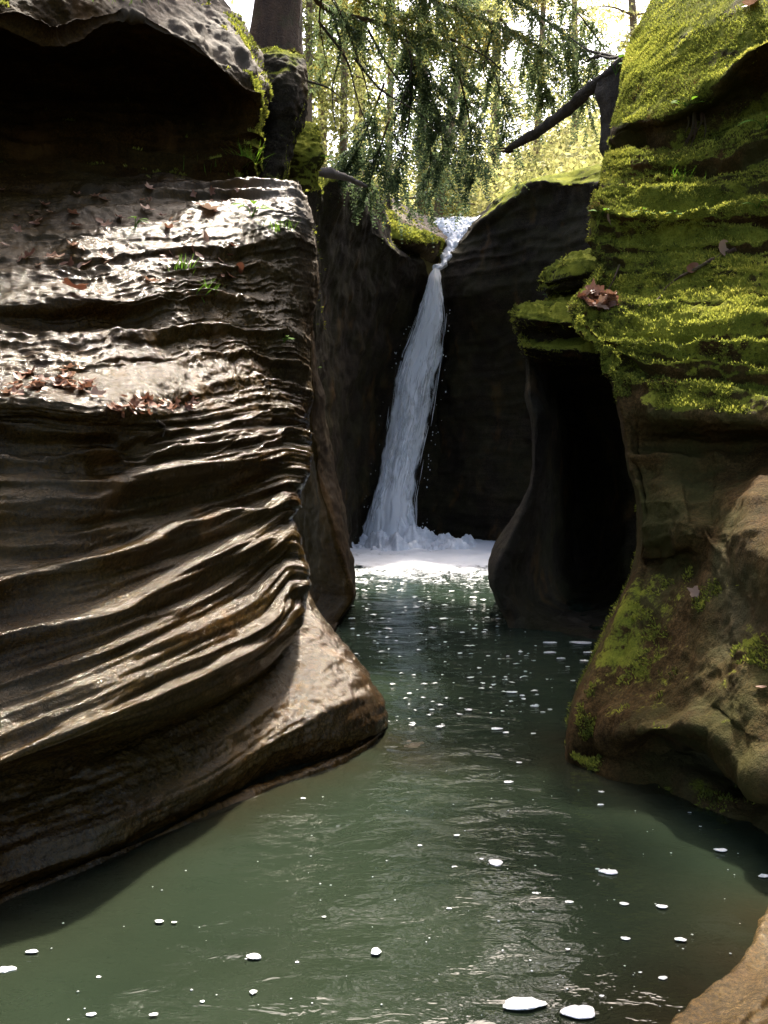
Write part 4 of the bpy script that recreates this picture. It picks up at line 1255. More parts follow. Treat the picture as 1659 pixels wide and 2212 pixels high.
BO = [  # path (px,py,Y)*n, radius, twigs, twig length, tone
    ([(655, -60, 9.1), (700, 15, 9.8), (830, 52, 10.6), (925, 82, 11.2), (1010, 110, 11.8)], 0.035, 60, 0.50, 0.50),
    ([(640, -160, 9.1), (800, -60, 10.0), (960, 10, 10.8), (1090, 60, 11.4), (1180, 110, 11.8)], 0.04, 75, 0.55, 0.55),
    ([(640, -220, 9.1), (880, -120, 10.3), (1080, -20, 11.2), (1200, 60, 11.8), (1290, 140, 12.2)], 0.04, 85, 0.55, 0.40),
    ([(640, -260, 9.1), (950, -170, 10.5), (1150, -70, 11.3), (1250, 30, 11.8), (1315, 120, 12.0)], 0.035, 70, 0.5, 0.45),
    ([(640, -100, 9.1), (720, 0, 9.6), (760, 90, 10.0), (790, 180, 10.3), (802, 240, 10.5)], 0.022, 14, 0.40, 0.45),
    ([(800, -30, 10.5), (870, 90, 11.0), (920, 180, 11.4), (950, 270, 11.6), (960, 350, 11.8)], 0.022, 60, 0.50, 0.22),
    ([(860, 20, 10.8), (890, 130, 11.2), (885, 240, 11.5), (870, 330, 11.7), (850, 400, 11.8)], 0.022, 60, 0.50, 0.20),
    ([(940, 40, 11.2), (985, 140, 11.6), (1010, 240, 11.9), (1020, 320, 12.0), (1025, 390, 12.1)], 0.020, 60, 0.48, 0.25),
    ([(900, 100, 11.4), (925, 220, 11.8), (930, 330, 12.0), (925, 400, 12.2), (915, 440, 12.3)], 0.018, 55, 0.45, 0.18),
    ([(1000, 60, 11.5), (1060, 140, 11.9), (1085, 220, 12.1), (1095, 300, 12.2)], 0.018, 45, 0.45, 0.32),
    ([(1080, 40, 11.6), (1140, 110, 12.0), (1170, 170, 12.2), (1185, 230, 12.3)], 0.018, 50, 0.45, 0.42),
    ([(1160, 40, 11.9), (1220, 110, 12.2), (1255, 180, 12.4), (1275, 250, 12.5)], 0.018, 45, 0.42, 0.42),
    ([(830, 180, 10.8), (800, 260, 11.2), (770, 330, 11.4), (735, 380, 11.5)], 0.016, 45, 0.42, 0.22),
    ([(780, 300, 11.3), (740, 340, 11.5), (715, 375, 11.6), (700, 400, 11.6)], 0.014, 32, 0.36, 0.28),
    ([(840, 260, 11.0), (815, 340, 11.3), (800, 390, 11.5), (790, 425, 11.6)], 0.014, 36, 0.40, 0.22),
    ([(700, -40, 9.4), (690, 40, 9.8), (700, 110, 10.1), (715, 170, 10.3)], 0.014, 10, 0.32, 0.6),
    ([(870, -70, 10.6), (960, 20, 11.2), (1010, 50, 11.6), (1060, 80, 12.0)], 0.018, 45, 0.5, 0.75),
    ([(720, -60, 9.6), (790, 0, 10.2), (850, 20, 10.6), (900, 30, 11.0)], 0.016, 34, 0.45, 0.65),
]
for (pp, r0, ntw, tl, tone) in BO:
    bough(hem, [at(*p) for p in pp], r0, rr, int(ntw * 0.95), tl, tone + 0.12, ll=0.075)
# bare dead twigs
for pp in ([(690, 40, 9.7), (740, 130, 10.0), (770, 210, 10.2), (800, 300, 10.4)], [(770, 120, 10.0), (830, 190, 10.4), (900, 250, 10.8), (960, 300, 11.0)], [(655, 180, 9.6), (700, 190, 10.0), (740, 215, 10.3)], [(980, 70, 11.0), (1060, 130, 11.3), (1120, 190, 11.5)],
           [(720, 20, 9.8), (735, 110, 10.0), (720, 200, 10.1), (725, 290, 10.2)], [(870, 60, 10.4), (880, 160, 10.6), (860, 260, 10.7), (865, 330, 10.8)], [(800, 60, 10.2), (840, 150, 10.4), (900, 210, 10.7)], [(1060, 60, 11.2), (1050, 150, 11.4), (1080, 210, 11.5)]):
    pth = smooth_path([at(*p) + rr.normal(0, 0.03, 3) for p in pp], 16)
    V, Fq = tube(pth, np.linspace(0.016, 0.004, 16), 6, 0.2, 3)
    mesh_np('dead_twig', V, Fq, M_LOG, None, True, hem)


# ------------------------------------------------------------------ background trees
def far_tree(px, py_base, Y, lean, rad, height, crown, rr, label, n_leaf, ll, tone, first=0.06, name='forest_tree'):
    x = (px - CX) / F * Y
    z0 = at(px, py_base, Y)[2]
    b = np.array((x, Y, z0))
    t = empty(name, b, label, 'tree', 'trees standing behind the falls')
    path = smooth_path([b + np.array((0, 0, -1.5)), b, b + np.array((lean * 0.4, 0, height * 0.4)) + rr.normal(0, 0.05, 3), b + np.array((lean, 0.2, height))], 24)
    V, Fq = tube(path, np.linspace(rad, rad * 0.3, 24), 9, 0.12, int(rr.integers(99)))
    mesh_np('trunk', V, Fq, M_FARBARK, None, True, t)
    LV = []
    vis = max(0.2, min(1.0, (at(px, -150, Y)[2] - z0) / height))
    for k in range(22):
        s = (first + (vis - first) * rr.uniform()) if k < 16 else rr.uniform(vis, 1.0)
        i = int(s * 22)
        p = path[i]
        az = rr.uniform(0, 2 * np.pi)
        L = crown * (1.1 - 0.75 * s) * rr.uniform(0.5, 1.2)
        e = p + np.array((math.cos(az) * L, math.sin(az) * L, rr.uniform(-0.3, 0.1) * L))
        pth = smooth_path([p, (p + e) / 2 + np.array((0, 0, 0.06 * L)), e], 8)
        V, Fq = tube(pth, np.linspace(0.035, 0.008, 8), 5)
        LV.append(V)
        if k < 16:
            mesh_np('limb', V, Fq, M_FARBARK, None, True, t)
    V = np.concatenate(LV)
    tl = Tris()
    ce = V[rr.integers(0, len(V), n_leaf)]
    C = ce + rr.normal(0, 1, (n_leaf, 3)) * np.array((0.30, 0.30, 0.22)) * crown * 0.4
    D = rr.normal(0, 1, (n_leaf, 3)) + np.array((0, 0, -0.4))
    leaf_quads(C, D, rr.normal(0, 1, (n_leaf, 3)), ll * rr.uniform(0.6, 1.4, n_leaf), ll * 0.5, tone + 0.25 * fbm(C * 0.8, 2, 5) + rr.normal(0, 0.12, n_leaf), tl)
    tag(tl.build('crown', M_FAR, t, smooth=False), kind='stuff')
    return t


r2 = np.random.default_rng(11)
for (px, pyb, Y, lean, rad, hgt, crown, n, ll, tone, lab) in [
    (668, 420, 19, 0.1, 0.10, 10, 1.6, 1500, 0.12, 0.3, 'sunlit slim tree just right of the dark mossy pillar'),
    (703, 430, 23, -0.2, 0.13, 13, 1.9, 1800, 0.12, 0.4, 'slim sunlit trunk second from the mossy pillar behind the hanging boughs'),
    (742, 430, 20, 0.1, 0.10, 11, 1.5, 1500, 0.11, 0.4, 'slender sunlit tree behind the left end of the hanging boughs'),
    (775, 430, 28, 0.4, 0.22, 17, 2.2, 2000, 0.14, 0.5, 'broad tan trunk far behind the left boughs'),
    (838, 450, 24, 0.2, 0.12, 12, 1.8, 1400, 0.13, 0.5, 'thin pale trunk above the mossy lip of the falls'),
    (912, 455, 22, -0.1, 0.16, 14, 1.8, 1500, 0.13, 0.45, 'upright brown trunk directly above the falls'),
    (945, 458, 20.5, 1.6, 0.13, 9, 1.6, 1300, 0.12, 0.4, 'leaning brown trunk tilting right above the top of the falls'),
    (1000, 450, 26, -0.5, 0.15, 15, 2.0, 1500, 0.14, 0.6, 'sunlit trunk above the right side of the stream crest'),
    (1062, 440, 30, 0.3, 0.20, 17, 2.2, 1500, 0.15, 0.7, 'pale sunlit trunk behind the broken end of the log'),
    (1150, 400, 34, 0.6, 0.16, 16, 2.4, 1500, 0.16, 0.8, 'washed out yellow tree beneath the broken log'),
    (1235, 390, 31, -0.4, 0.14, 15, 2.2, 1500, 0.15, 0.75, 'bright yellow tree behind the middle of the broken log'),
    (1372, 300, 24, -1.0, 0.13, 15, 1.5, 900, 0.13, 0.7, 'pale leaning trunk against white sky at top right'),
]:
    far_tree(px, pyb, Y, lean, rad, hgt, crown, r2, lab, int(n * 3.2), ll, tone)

# undergrowth: a loose mass of sunlit leaves on the bank
tl = Tris()
n = 42000
X = r2.uniform(-6, 9, n)
Y = r2.uniform(19, 46, n)
zz = ground_z(X, Y) + np.abs(r2.normal(0, 1.0, n)) * (0.4 + 1.3 * sstep(-0.1, 0.5, fbm(np.stack([X, Y, 0 * X], -1) * 0.35, 2, 301)))
Cc = np.stack([X, Y, zz], -1)
keep = (np.abs(X - 0.9) > 1.0) | (Y > 27)
Cc = Cc[keep]
n = len(Cc)
leaf_quads(Cc, r2.normal(0, 1, (n, 3)), r2.normal(0, 1, (n, 3)), 0.17 * r2.uniform(0.6, 1.4, n), 0.10, 0.6 + 0.3 * fbm(Cc * 0.5, 2, 302) + r2.normal(0, 0.12, n), tl)
o = tl.build('undergrowth', M_FAR, smooth=False)
tag(o, 'sunlit yellow-green undergrowth on the bank behind the falls', 'bushes', kind='stuff')

# ------------------------------------------------------------------ broken log and stump on the right
lp = smooth_path([at(1096, 322, 10.6), at(1150, 292, 10.3), at(1215, 246, 9.9), at(1270, 196, 9.6), at(1318, 160, 9.35), at(1352, 132, 9.2)], 40)
V, Fq = tube(lp, np.interp(np.linspace(0, 1, 40), [0, 0.03, 0.12, 1], [0.026, 0.042, 0.05, 0.07]), 14, 0.35, 8)
logo = empty('broken_log', at(1225, 240, 9.8), 'dark broken log slanting down from the right cliff over bright foliage', 'log')
mesh_np('trunk', V, Fq, M_LOG, None, True, logo)
for k in range(4):
    p = lp[0] + rr.normal(0, 0.015, 3)
    V, Fq = tube(np.array([p + np.array((0.05, 0, 0.02)), p, p + np.array((-0.05 - 0.03 * k, 0, -0.02 + 0.012 * k))]), np.array((0.02, 0.016, 0.003)), 6)
    mesh_np('splinter', V, Fq, M_BARK, None, True, logo)
st = empty('dead_stump', at(1312, 300, 9.4), 'dark upright dead stump holding the log beside the right cliff', 'stump')
sp_ = smooth_path([at(1345, 420, 9.5), at(1336, 300, 9.4), at(1330, 220, 9.4), at(1326, 172, 9.4)], 40)
V, Fq = tube(sp_, np.interp(np.linspace(0, 1, 40), [0, 0.5, 1], [0.15, 0.20, 0.19]), 18, 0.25, 12)
mesh_np('trunk', V, Fq, M_LOG, None, True, st)
for pp in ([(1345, 128, 9.3), (1310, 118, 9.6), (1270, 108, 9.9), (1230, 80, 10.2)], [(1345, 122, 9.2), (1318, 126, 9.4), (1290, 118, 9.6)], [(1300, 120, 9.6), (1280, 125, 9.8), (1255, 140, 10)]):
    V, Fq = tube(smooth_path([at(*p) for p in pp], 14), np.linspace(0.022, 0.006, 14), 6, 0.2, 5)
    mesh_np('limb', V, Fq, M_LOG, None, True, logo)

# driftwood slab on the left back wall
dw = smooth_path([at(648, 372, 8.6), at(700, 372, 9.0), at(745, 383, 9.4), at(790, 402, 9.8)], 24)
V, Fq = tube(dw, np.interp(np.linspace(0, 1, 24), [0, 0.4, 1], [0.03, 0.05, 0.02]), 10, 0.4, 15)
o = mesh_np('driftwood', V, Fq, simple_mat('grey_wood', (0.10, 0.08, 0.075), 0.8, 0.2, (20, (0.13, 0.105, 0.10))), origin=dw[12])
tag(o, 'grey weathered driftwood lying across the rim left of the falls', 'driftwood')


# ------------------------------------------------------------------ unseen hemlocks added round the rims to cut the sky light
def shade_tree(x, y, z0, h, r, n, rr, label, low=0.2):
    b = np.array((x, y, z0))
    t = empty('shade_hemlock', b, label, 'tree', 'unseen hemlocks added on the gorge rim')
    path = smooth_path([b + np.array((0, 0, -0.6)), b + np.array((0.1, 0, h * 0.5)), b + np.array((0, 0.1, h))], 20)
    V, Fq = tube(path, np.linspace(0.28, 0.05, 20), 12, 0.12, int(rr.integers(99)))
    mesh_np('trunk', V, Fq, M_BARK, None, True, t)
    tl = Tris()
    s = low + (1 - low) * rr.uniform(0, 1, n) ** 1.15
    az = rr.uniform(0, 2 * np.pi, n)
    R = r * (1.08 - 0.8 * s) * np.sqrt(rr.uniform(0.02, 1, n)) * (1 + 0.35 * np.sin(az * 3 + s * 25))
    C = b + np.stack([np.cos(az) * R, np.sin(az) * R, s * h - 0.25 * R + 0.35 * np.sin(s * 60)], -1)
    D = np.stack([np.cos(az), np.sin(az), -0.5 + 0 * az], -1) + rr.normal(0, 0.35, (n, 3))
    leaf_quads(C, D, rr.normal(0, 1, (n, 3)), 0.5 * rr.uniform(0.6, 1.4, n), 0.24, 0.4 + rr.normal(0, 0.2, n), tl)
    tag(tl.build('crown', M_HEM, t, smooth=False), kind='stuff')


r3 = np.random.default_rng(41)
RIM = [(8.8, 10.8, 6.5, 18, 3.2, 6500, 0.0), (-7.5, 6.0, 6.0, 17, 3.0, 5000, 0.05), (-6.5, 0.5, 6.0, 18, 3.4, 5000, 0.05), (-5.5, -5.5, 5.5, 18, 3.4, 5000, 0.0),
       (6.6, 5.5, 6.3, 18, 3.4, 5500, 0.05), (6.2, -0.5, 6.0, 18, 3.4, 5500, 0.05), (6.8, -6.5, 5.8, 18, 3.4, 5500, 0.0), (-10, 12, 6, 17, 3, 4000, 0.05)]
for k, (x, y, z0, h, r_, n, low) in enumerate(RIM):
    shade_tree(x, y, z0, h, r_, n, r3, 'tall dark hemlock added out of view on the gorge rim to dim the sky', low)

# unseen hemlock added on the right rim, high boughs placed to shade the pool
b = np.array((4.7, 13.2, 6.0))
hr = empty('shade_hemlock', b, 'unseen tall hemlock added behind the mossy cliff, its boughs shading the pool', 'tree', 'unseen hemlocks added on the gorge rim')
V, Fq = tube(smooth_path([b, b + np.array((0.05, 0, 5)), b + np.array((0, 0.1, 11))], 20), np.linspace(0.26, 0.05, 20), 12, 0.12, 3)
mesh_np('trunk', V, Fq, M_BARK, None, True, hr)
for k, (tx, ty, z0, st0) in enumerate([(2.0, 8.2, 11.6, 0.84), (1.95, 9.2, 11.2, 0.84), (1.95, 10.4, 10.8, 0.78), (1.95, 11.1, 10.6, 0.7), (1.95, 11.8, 10.4, 0.66), (1.95, 12.5, 10.4, 0.62), (1.9, 13.2, 10.4, 0.62)]):
    e = np.array((tx, ty, 10.0))
    p0 = np.array((4.7, 13.2, z0))
    bough(hr, [p0, p0 + (e - p0) * 0.5 + np.array((0, 0, 0.15)), e], 0.05, r3, 85, 0.55, 0.35, droop=0.3, ll=0.17, start=st0)

# ------------------------------------------------------------------ moss tufts
def moss_tufts(o, c, thr, n, seed, size, name='moss'):
    r = np.random.default_rng(seed)
    P = c['P'].reshape(-1, 3)
    N = c['N'].reshape(-1, 3)
    m = c['moss'].ravel()
    if N[len(N) // 2].dot(np.array(EYE) - P[len(N) // 2]) < 0:
        N = -N
    v = np.array(EYE) - P
    facing = (N * v).sum(1) / np.linalg.norm(v, axis=1)
    rel = P - np.array(EYE)
    b = rel[:, 2]
    fwd = rel[:, 1] * CP - b * SP
    up = rel[:, 1] * SP + b * CP
    px = CX + F * rel[:, 0] / fwd
    py = CY - F * up / fwd
    mm = m + 0.55 * fbm(P * 5, 3, seed) + 0.35 * (N[:, 2] - 0.35)
    ok = np.where((mm > thr) & (facing > -0.25) & (px > -30) & (px < 1700) & (py > -30) & (py < 2240))[0]
    if len(ok) == 0:
        return
    w = (1.0 / np.linalg.norm(v[ok], axis=1)) ** 0
    idx = r.choice(ok, min(n, len(ok) * 3))
    n = len(idx)
    C = P[idx] + r.normal(0, 0.004, (n, 3)) - N[idx] * 0.002
    D = N[idx] * 0.9 + r.normal(0, 0.45, (n, 3)) + np.array((0, 0, 0.35))
    tl = Tris()
    tone = 0.46 + 0.38 * fbm(C * 1.3, 3, seed + 1) + 0.22 * fbm(C * 6, 2, seed + 2) + r.normal(0, 0.13, n)
    leaf_quads(C, D, r.normal(0, 1, (n, 3)), size * r.uniform(0.5, 1.5, n), size * 0.42, np.clip(tone, 0, 1), tl)
    tag(tl.build(name, M_MOSS, o, smooth=False), kind='stuff')


moss_tufts(o_rm, c_rm, 0.50, 110000, 401, 0.017)
moss_tufts(o_rb, c_rb, 0.45, 26000, 402, 0.022)
moss_tufts(o_mm, c_mm, 0.40, 9000, 403, 0.03)
moss_tufts(o_mc, c_mc, 0.35, 12000, 404, 0.022)
moss_tufts(o_ub, c_ub, 0.28, 14000, 405, 0.02)
moss_tufts(o_rk, c_rk, 0.35, 9000, 406, 0.035)
moss_tufts(o_ld, c_ld, 0.45, 5000, 407, 0.035)
moss_tufts(o_lk, c_lk, 0.35, 9000, 408, 0.03)

# ------------------------------------------------------------------ foam patches floating on the pool
r4 = np.random.default_rng(51)


def foam_patch(px, py, w, label, group=None, heart=False, thin=1.0, asp=0.62):
    c = onwater(px, py, 0.004)
    R = w * 0.5 / F * math.hypot(c[1], CAM_H)
    n, m = 22, 6
    th = np.linspace(0, 2 * np.pi, n, endpoint=False)
    ph = r4.uniform(0, 6.28, 4)
    edge = 1 + 0.10 * np.sin(2 * th + ph[0]) + 0.08 * np.sin(3 * th + ph[1]) + 0.05 * np.sin(5 * th + ph[2])
    if heart:
        edge = edge * (1 - 0.35 * np.exp(-((th - 1.6) / 0.35) ** 2))
    rr_ = np.array([1.0, 0.99, 0.93, 0.75, 0.45, 0.0])
    hh = np.array([-0.02, 0.16, 0.26, 0.34, 0.38, 0.40]) * min(R, 0.03) * 0.26 * thin
    V = np.stack([c[0] + R * rr_[:, None] * edge * np.cos(th), c[1] + R * asp * rr_[:, None] * edge * np.sin(th), c[2] + hh[:, None] + 0 * th], -1)
    V[1:5, :, 2] += 0.10 * min(R, 0.03) * fbm(V[1:5] / max(R, 1e-3) * 3.0, 2, int(r4.integers(99)))
    a = np.arange(m * n).reshape(m, n)
    b = np.roll(a, -1, 1)
    Fq = np.stack([a[:-1], b[:-1], b[1:], a[1:]], -1).reshape(-1, 4)
    o = mesh_np('foam_patch', V.reshape(-1, 3), Fq, M_FOAM2, origin=c)
    return tag(o, label, 'foam', group)


def foam_material():
    t = NT('bubbly_foam')
    vor = t.n('TexVoronoi')
    vor.inputs['Scale'].default_value = 110
    t.l(t.pos(), vor.inputs['Vector'])
    b = t.n('BsdfPrincipled')
    t.l(t.ramp(vor.outputs['Distance'], [(0.0, (0.30, 0.31, 0.31)), (0.25, (0.50, 0.50, 0.51)), (0.6, (0.66, 0.66, 0.68))]), b.inputs['Base Color'])
    b.inputs['Roughness'].default_value = 0.5
    b.inputs['Subsurface Weight'].default_value = 0.0
    t.l(t.bump(vor.outputs['Distance'], 0.6, 0.004), b.inputs['Normal'])
    t.l(b.outputs[0], t.out.inputs[0])
    return t.m


M_FOAM2 = foam_material()
for (x, y, w, lab, kw) in [
    (1131, 2168, 84, 'largest oval foam patch near the bottom edge, left of its rounder neighbour', dict(asp=0.45)),
    (1251, 2186, 60, 'thick round foam patch near the bottom edge beside the largest oval one', dict(asp=0.75)),
    (1315, 1883, 37, 'heart shaped foam patch in the middle right of the pool', dict(heart=True)),
    (1557, 1836, 25, 'lone oval foam patch in the shade before the right undercut', {}),
    (1650, 1892, 22, 'foam patch cut by the right edge of the picture', {}),
    (14, 2094, 34, 'bubbly foam patch at the left edge of the pool', {}),
    (69, 2055, 22, 'round foam cluster just above the patch at the left edge', {}),
    (549, 2066, 29, 'oval foam patch below the left wall, largest on that side', {}),
    (812, 2055, 21, 'round foam patch alone in the middle of the near pool', dict(asp=1.1)),
    (1071, 1863, 30, 'ring shaped foam bubble cluster in the middle of the pool', dict(asp=0.9)),
    (1256, 1388, 46, 'broad foam patch touching the base of the dark undercut rock', {}),
    (1073, 1574, 24, 'elongated foam patch in the narrow channel between both toes', {}),
]:
    foam_patch(x, y, w, lab, None, **kw)
SMALL = [(344, 1990, 18), (376, 1992, 10), (547, 2142, 16), (197, 2191, 18), (332, 2191, 16), (1430, 1958, 22), (1348, 1952, 18), (1351, 2027, 18), (1470, 2029, 22), (1432, 2112, 18), (1229, 1948, 16), (1158, 1930, 18),
         (1098, 1689, 19), (1297, 1738, 13), (987, 1804, 12), (907, 1826, 10), (655, 1724, 10), (1093, 1582, 14), (642, 2078, 8), (700, 1980, 8), (970, 1962, 10), (213, 2110, 10), (437, 2163, 10), (1299, 1710, 12), (1040, 1855, 10), (983, 1873, 14),
         (1291, 1877, 9), (1225, 1630, 8), (1490, 1755, 7), (1513, 1785, 6), (1227, 2050, 9), (1300, 2151, 10), (1383, 2100, 7), (1121, 1647, 12)]
ANCH = [(1131, 2168, 'largest oval foam patch'), (1315, 1883, 'heart shaped foam patch'), (1557, 1836, 'lone oval patch in the shade'), (14, 2094, 'bubbly patch at the left edge'),
        (549, 2066, 'largest patch below the left wall'), (812, 2055, 'patch alone in mid pool'), (1071, 1863, 'ring shaped bubble cluster'), (1073, 1574, 'elongated patch in the channel'), (1218, 1642, 'tip of the right wall')]
seen = {}
ORD = ('', 'second ', 'third ', 'fourth ', 'fifth ', 'sixth ', 'seventh ')


def foam_label(x, y, w, what):
    a = sorted(ANCH, key=lambda q: math.hypot(q[0] - x, (q[1] - y) * 1.5))[0]
    dx, dy = x - a[0], y - a[1]
    side = ('right of' if dx > 0 else 'left of') if abs(dx) > abs(dy) * 1.2 else ('in front of' if dy > 0 else 'beyond')
    key = (side, a[2])
    n = seen.get(key, 0)
    seen[key] = n + 1
    return '%s%s %s the %s' % (ORD[min(n, 6)], what, side, a[2])


for (x, y, w) in sorted(SMALL, key=lambda q: min(math.hypot(q[0] - a[0], (q[1] - a[1]) * 1.5) for a in ANCH)):
    foam_patch(x, y, w, foam_label(x, y, w, 'small white foam patch' if w > 13 else 'tiny white foam patch'), 'small foam patches on the pool')
CHAN = [(1188, 1388, 28), (1188, 1409, 25), (1270, 1409, 20), (1263, 1427, 20), (1212, 1422, 18), (1153, 1427, 12), (1056, 1417, 12), (1188, 1468, 18), (1238, 1470, 11), (1105, 1495, 22), (1154, 1525, 18), (1188, 1532, 10), (1173, 1538, 10), (1128, 1502, 12),
        (1160, 1500, 8), (1152, 1584, 10), (1226, 1440, 10), (1135, 1450, 8), (1092, 1462, 9)]
for (x, y, w) in CHAN:
    foam_patch(x, y, w, 'small foam fleck drifting by the dark undercut rock', 'foam flecks by the undercut rock')
tr = Tris()
for k in range(300):
    d = r4.uniform(0, 1)
    py = 1250 + 320 * r4.uniform(0, 1) ** 1.6
    px = r4.uniform(745, 1110 + 60 * d) + (py - 1250) * 0.12
    c = onwater(px, py, 0.012 + 0.03 * math.exp(-(py - 1240) / 60))
    R = r4.uniform(0.004, 0.022) * (1.3 if py < 1360 else 0.8)
    n = int(r4.integers(5, 9))
    th = np.sort(r4.uniform(0, 2 * np.pi, n))
    rad = R * r4.uniform(0.35, 1.3, n)
    V = np.stack([rad * np.cos(th) * 1.5, rad * np.sin(th), 0.1 * R * r4.normal(0, 1, n)], -1)
    V = np.concatenate([[[0, 0, 0.35 * R]], V]) + c
    tr.add(V, [[0, 1 + q, 1 + (q + 1) % n] for q in range(n)])
for k in range(130):
    px, py = r4.uniform(100, 1640), r4.uniform(1600, 2210)
    c = onwater(px, py, 0.004)
    if px < 830 and py < 1990 - px * 0.4:
        continue
    R = r4.uniform(0.0015, 0.005)
    tr.add(OCT_V * np.array((R, R, R * 0.4)) + c, OCT_F)
tag(tr.build('foam_flecks', M_FOAM2), 'tiny white foam flecks speckling the channel below the falls', 'foam', kind='stuff')

# ------------------------------------------------------------------ dead leaves
def leaf_shape(kind):
    if kind == 0:   # oak-like lobed
        th = np.linspace(0, 2 * np.pi, 18, endpoint=False)
        rad = 0.5 + 0.16 * np.cos(th * 5) + 0.05 * np.cos(th * 9 + 1)
        V = np.stack([rad * np.cos(th) * 1.15, rad * np.sin(th) * 0.8, 0 * th], -1)
    else:           # beech-like oval
        th = np.linspace(0, 2 * np.pi, 14, endpoint=False)
        V = np.stack([0.55 * np.cos(th) * (1 + 0.1 * np.cos(th)), 0.30 * np.sin(th) * (1 - 0.15 * np.cos(th)), 0 * th], -1)
    V[:, 2] = 0.22 * V[:, 0] ** 2 + 0.5 * np.abs(V[:, 1]) ** 1.5 + 0.03 * np.sin(V[:, 0] * 9)
    V = np.concatenate([[[0, 0, -0.02]], V])
    n = len(V) - 1
    Fc = np.array([[0, 1 + k, 1 + (k + 1) % n] for k in range(n)])
    return V, Fc


def frame(nrm, ang, rr_, tilt):
    nrm = nrm + rr_.normal(0, tilt, 3)
    nrm = nrm / np.linalg.norm(nrm)
    a = np.cross(nrm, (0.3, 0.9, 0.2))
    a /= np.linalg.norm(a)
    b = np.cross(nrm, a)
    u = a * math.cos(ang) + b * math.sin(ang)
    return np.stack([u, np.cross(nrm, u), nrm], 0)


r5 = np.random.default_rng(61)


def dead_leaf(px, py, size, tone, label, group=None, tilt=0.35, lift=0.01, kind=None):
    p, nrm = on_rock(px, py)
    nrm = nrm * 0.6 + np.array((0, 0, 0.6))
    V, Fc = leaf_shape(int(r5.integers(2)) if kind is None else kind)
    V = V * size * np.array((1, 1, r5.uniform(0.6, 1.8)))
    W = V @ frame(nrm, r5.uniform(0, 6.28), r5, tilt) + p + nrm * lift
    o = mesh_np('dead_leaf', W, Fc, M_DEAD, {'tone': np.clip(tone + r5.normal(0, 0.1, len(W)) * 0.4, 0, 1)}, True, None, p)
    return tag(o, label, 'leaf', group)


for k in range(34):
    a, d = r5.uniform(0, 6.28), math.sqrt(r5.uniform(0, 1))
    dead_leaf(1293 + 40 * d * math.cos(a), 652 + 20 * d * math.sin(a) - 3, r5.uniform(0.05, 0.10), r5.uniform(0.1, 0.75), 'curled brown dead leaf in the heap on the mossy ledge', 'dead leaves heaped on the mossy ledge', 0.7, r5.uniform(0.005, 0.035))
def tone_word(v):
    return 'dark' if v < 0.25 else 'rust brown' if v < 0.5 else 'tan' if v < 0.7 else 'pale pink'


def leaf_word(k):
    return ('lobed', 'oval')[k]


for k in range(46):
    x, y = r5.uniform(0, 210), r5.normal(835, 18)
    tv, kd = r5.uniform(0.1, 0.9), int(r5.integers(2))
    dead_leaf(x, y, r5.uniform(0.03, 0.065), tv, '%s %s dead leaf in the litter of the left terrace%s' % (tone_word(tv), leaf_word(kd), ', at the picture edge' if x < 50 else ', at its right end' if x > 160 else ''), 'leaves in the left terrace hollow', 0.4, kind=kd)
for k in range(40):
    x, y = r5.uniform(240, 420), r5.normal(880, 9)
    tv, kd = r5.uniform(0.0, 0.6), int(r5.integers(2))
    dead_leaf(x, y, r5.uniform(0.03, 0.06), tv, '%s %s dead leaf in the litter on the middle step%s' % (tone_word(tv), leaf_word(kd), ', at its left end' if x < 290 else ', at its right end' if x > 370 else ''), 'leaves on the middle step', 0.4, kind=kd)
for k in range(70):
    x, y = r5.uniform(0, 540), r5.uniform(400, 640)
    tv, kd = r5.uniform(0.05, 0.9), int(r5.integers(2))
    col_ = 'by the picture edge' if x < 130 else 'right of its middle' if x > 330 else 'near its middle'
    row_ = 'at the back' if y < 480 else 'at the front lip' if y > 570 else 'halfway down'
    dead_leaf(x, y, r5.uniform(0.025, 0.07), tv, '%s %s leaf on the left ledge, %s %s' % (tone_word(tv), leaf_word(kd), row_, col_), 'leaves strewn over the left ledge', 0.35, kind=kd)
dead_leaf(452, 455, 0.13, 0.95, 'large pale oak leaf lying on the left ledge near the bright seedling', None, 0.2, kind=0)
dead_leaf(160, 636, 0.12, 0.0, 'dark dead leaf standing upright at the lip of the left ledge', None, 1.2, 0.03, kind=0)
dead_leaf(516, 590, 0.10, 0.05, 'reddish dead leaf below the corner of the left ledge', None, 0.5, 0.02)
dead_leaf(1505, 1287, 0.06, 0.85, 'pale pink curled leaf resting on the bare brown rock at right', None, 0.3, 0.015, kind=0)
dead_leaf(1646, 1490, 0.04, 0.6, 'pinkish leaf on the lower right rock at the picture edge', None, 0.2, kind=1)
dead_leaf(1316, 483, 0.09, 0.8, 'tan dead leaf beside the seedling on the mossy cliff corner', None, 0.4, 0.02, kind=1)
dead_leaf(1568, 545, 0.13, 0.85, 'long pale curled leaf at the top of the stick on the moss', None, 0.4, 0.02, kind=1)
dead_leaf(1495, 585, 0.09, 0.35, 'russet leaf at the lower end of the stick on the moss', None, 0.5, 0.02)
dead_leaf(1632, 14, 0.16, 0.7, 'brown leaf on top of the mossy cliff at the upper right corner', None, 0.5, 0.03)

# sticks and roots
def stick(name, pts, r0, r1, mat, label, cat, lift=0.015):
    W = []
    for (x, y) in pts:
        p, nrm = on_rock(x, y)
        W.append(p + nrm * lift)
    P_ = smooth_path(W, 20)
    V, Fq = tube(P_, np.linspace(r0, r1, 20), 7, 0.3, 4)
    return tag(mesh_np(name, V, Fq, mat, None, True, None, P_[0]), label, cat)


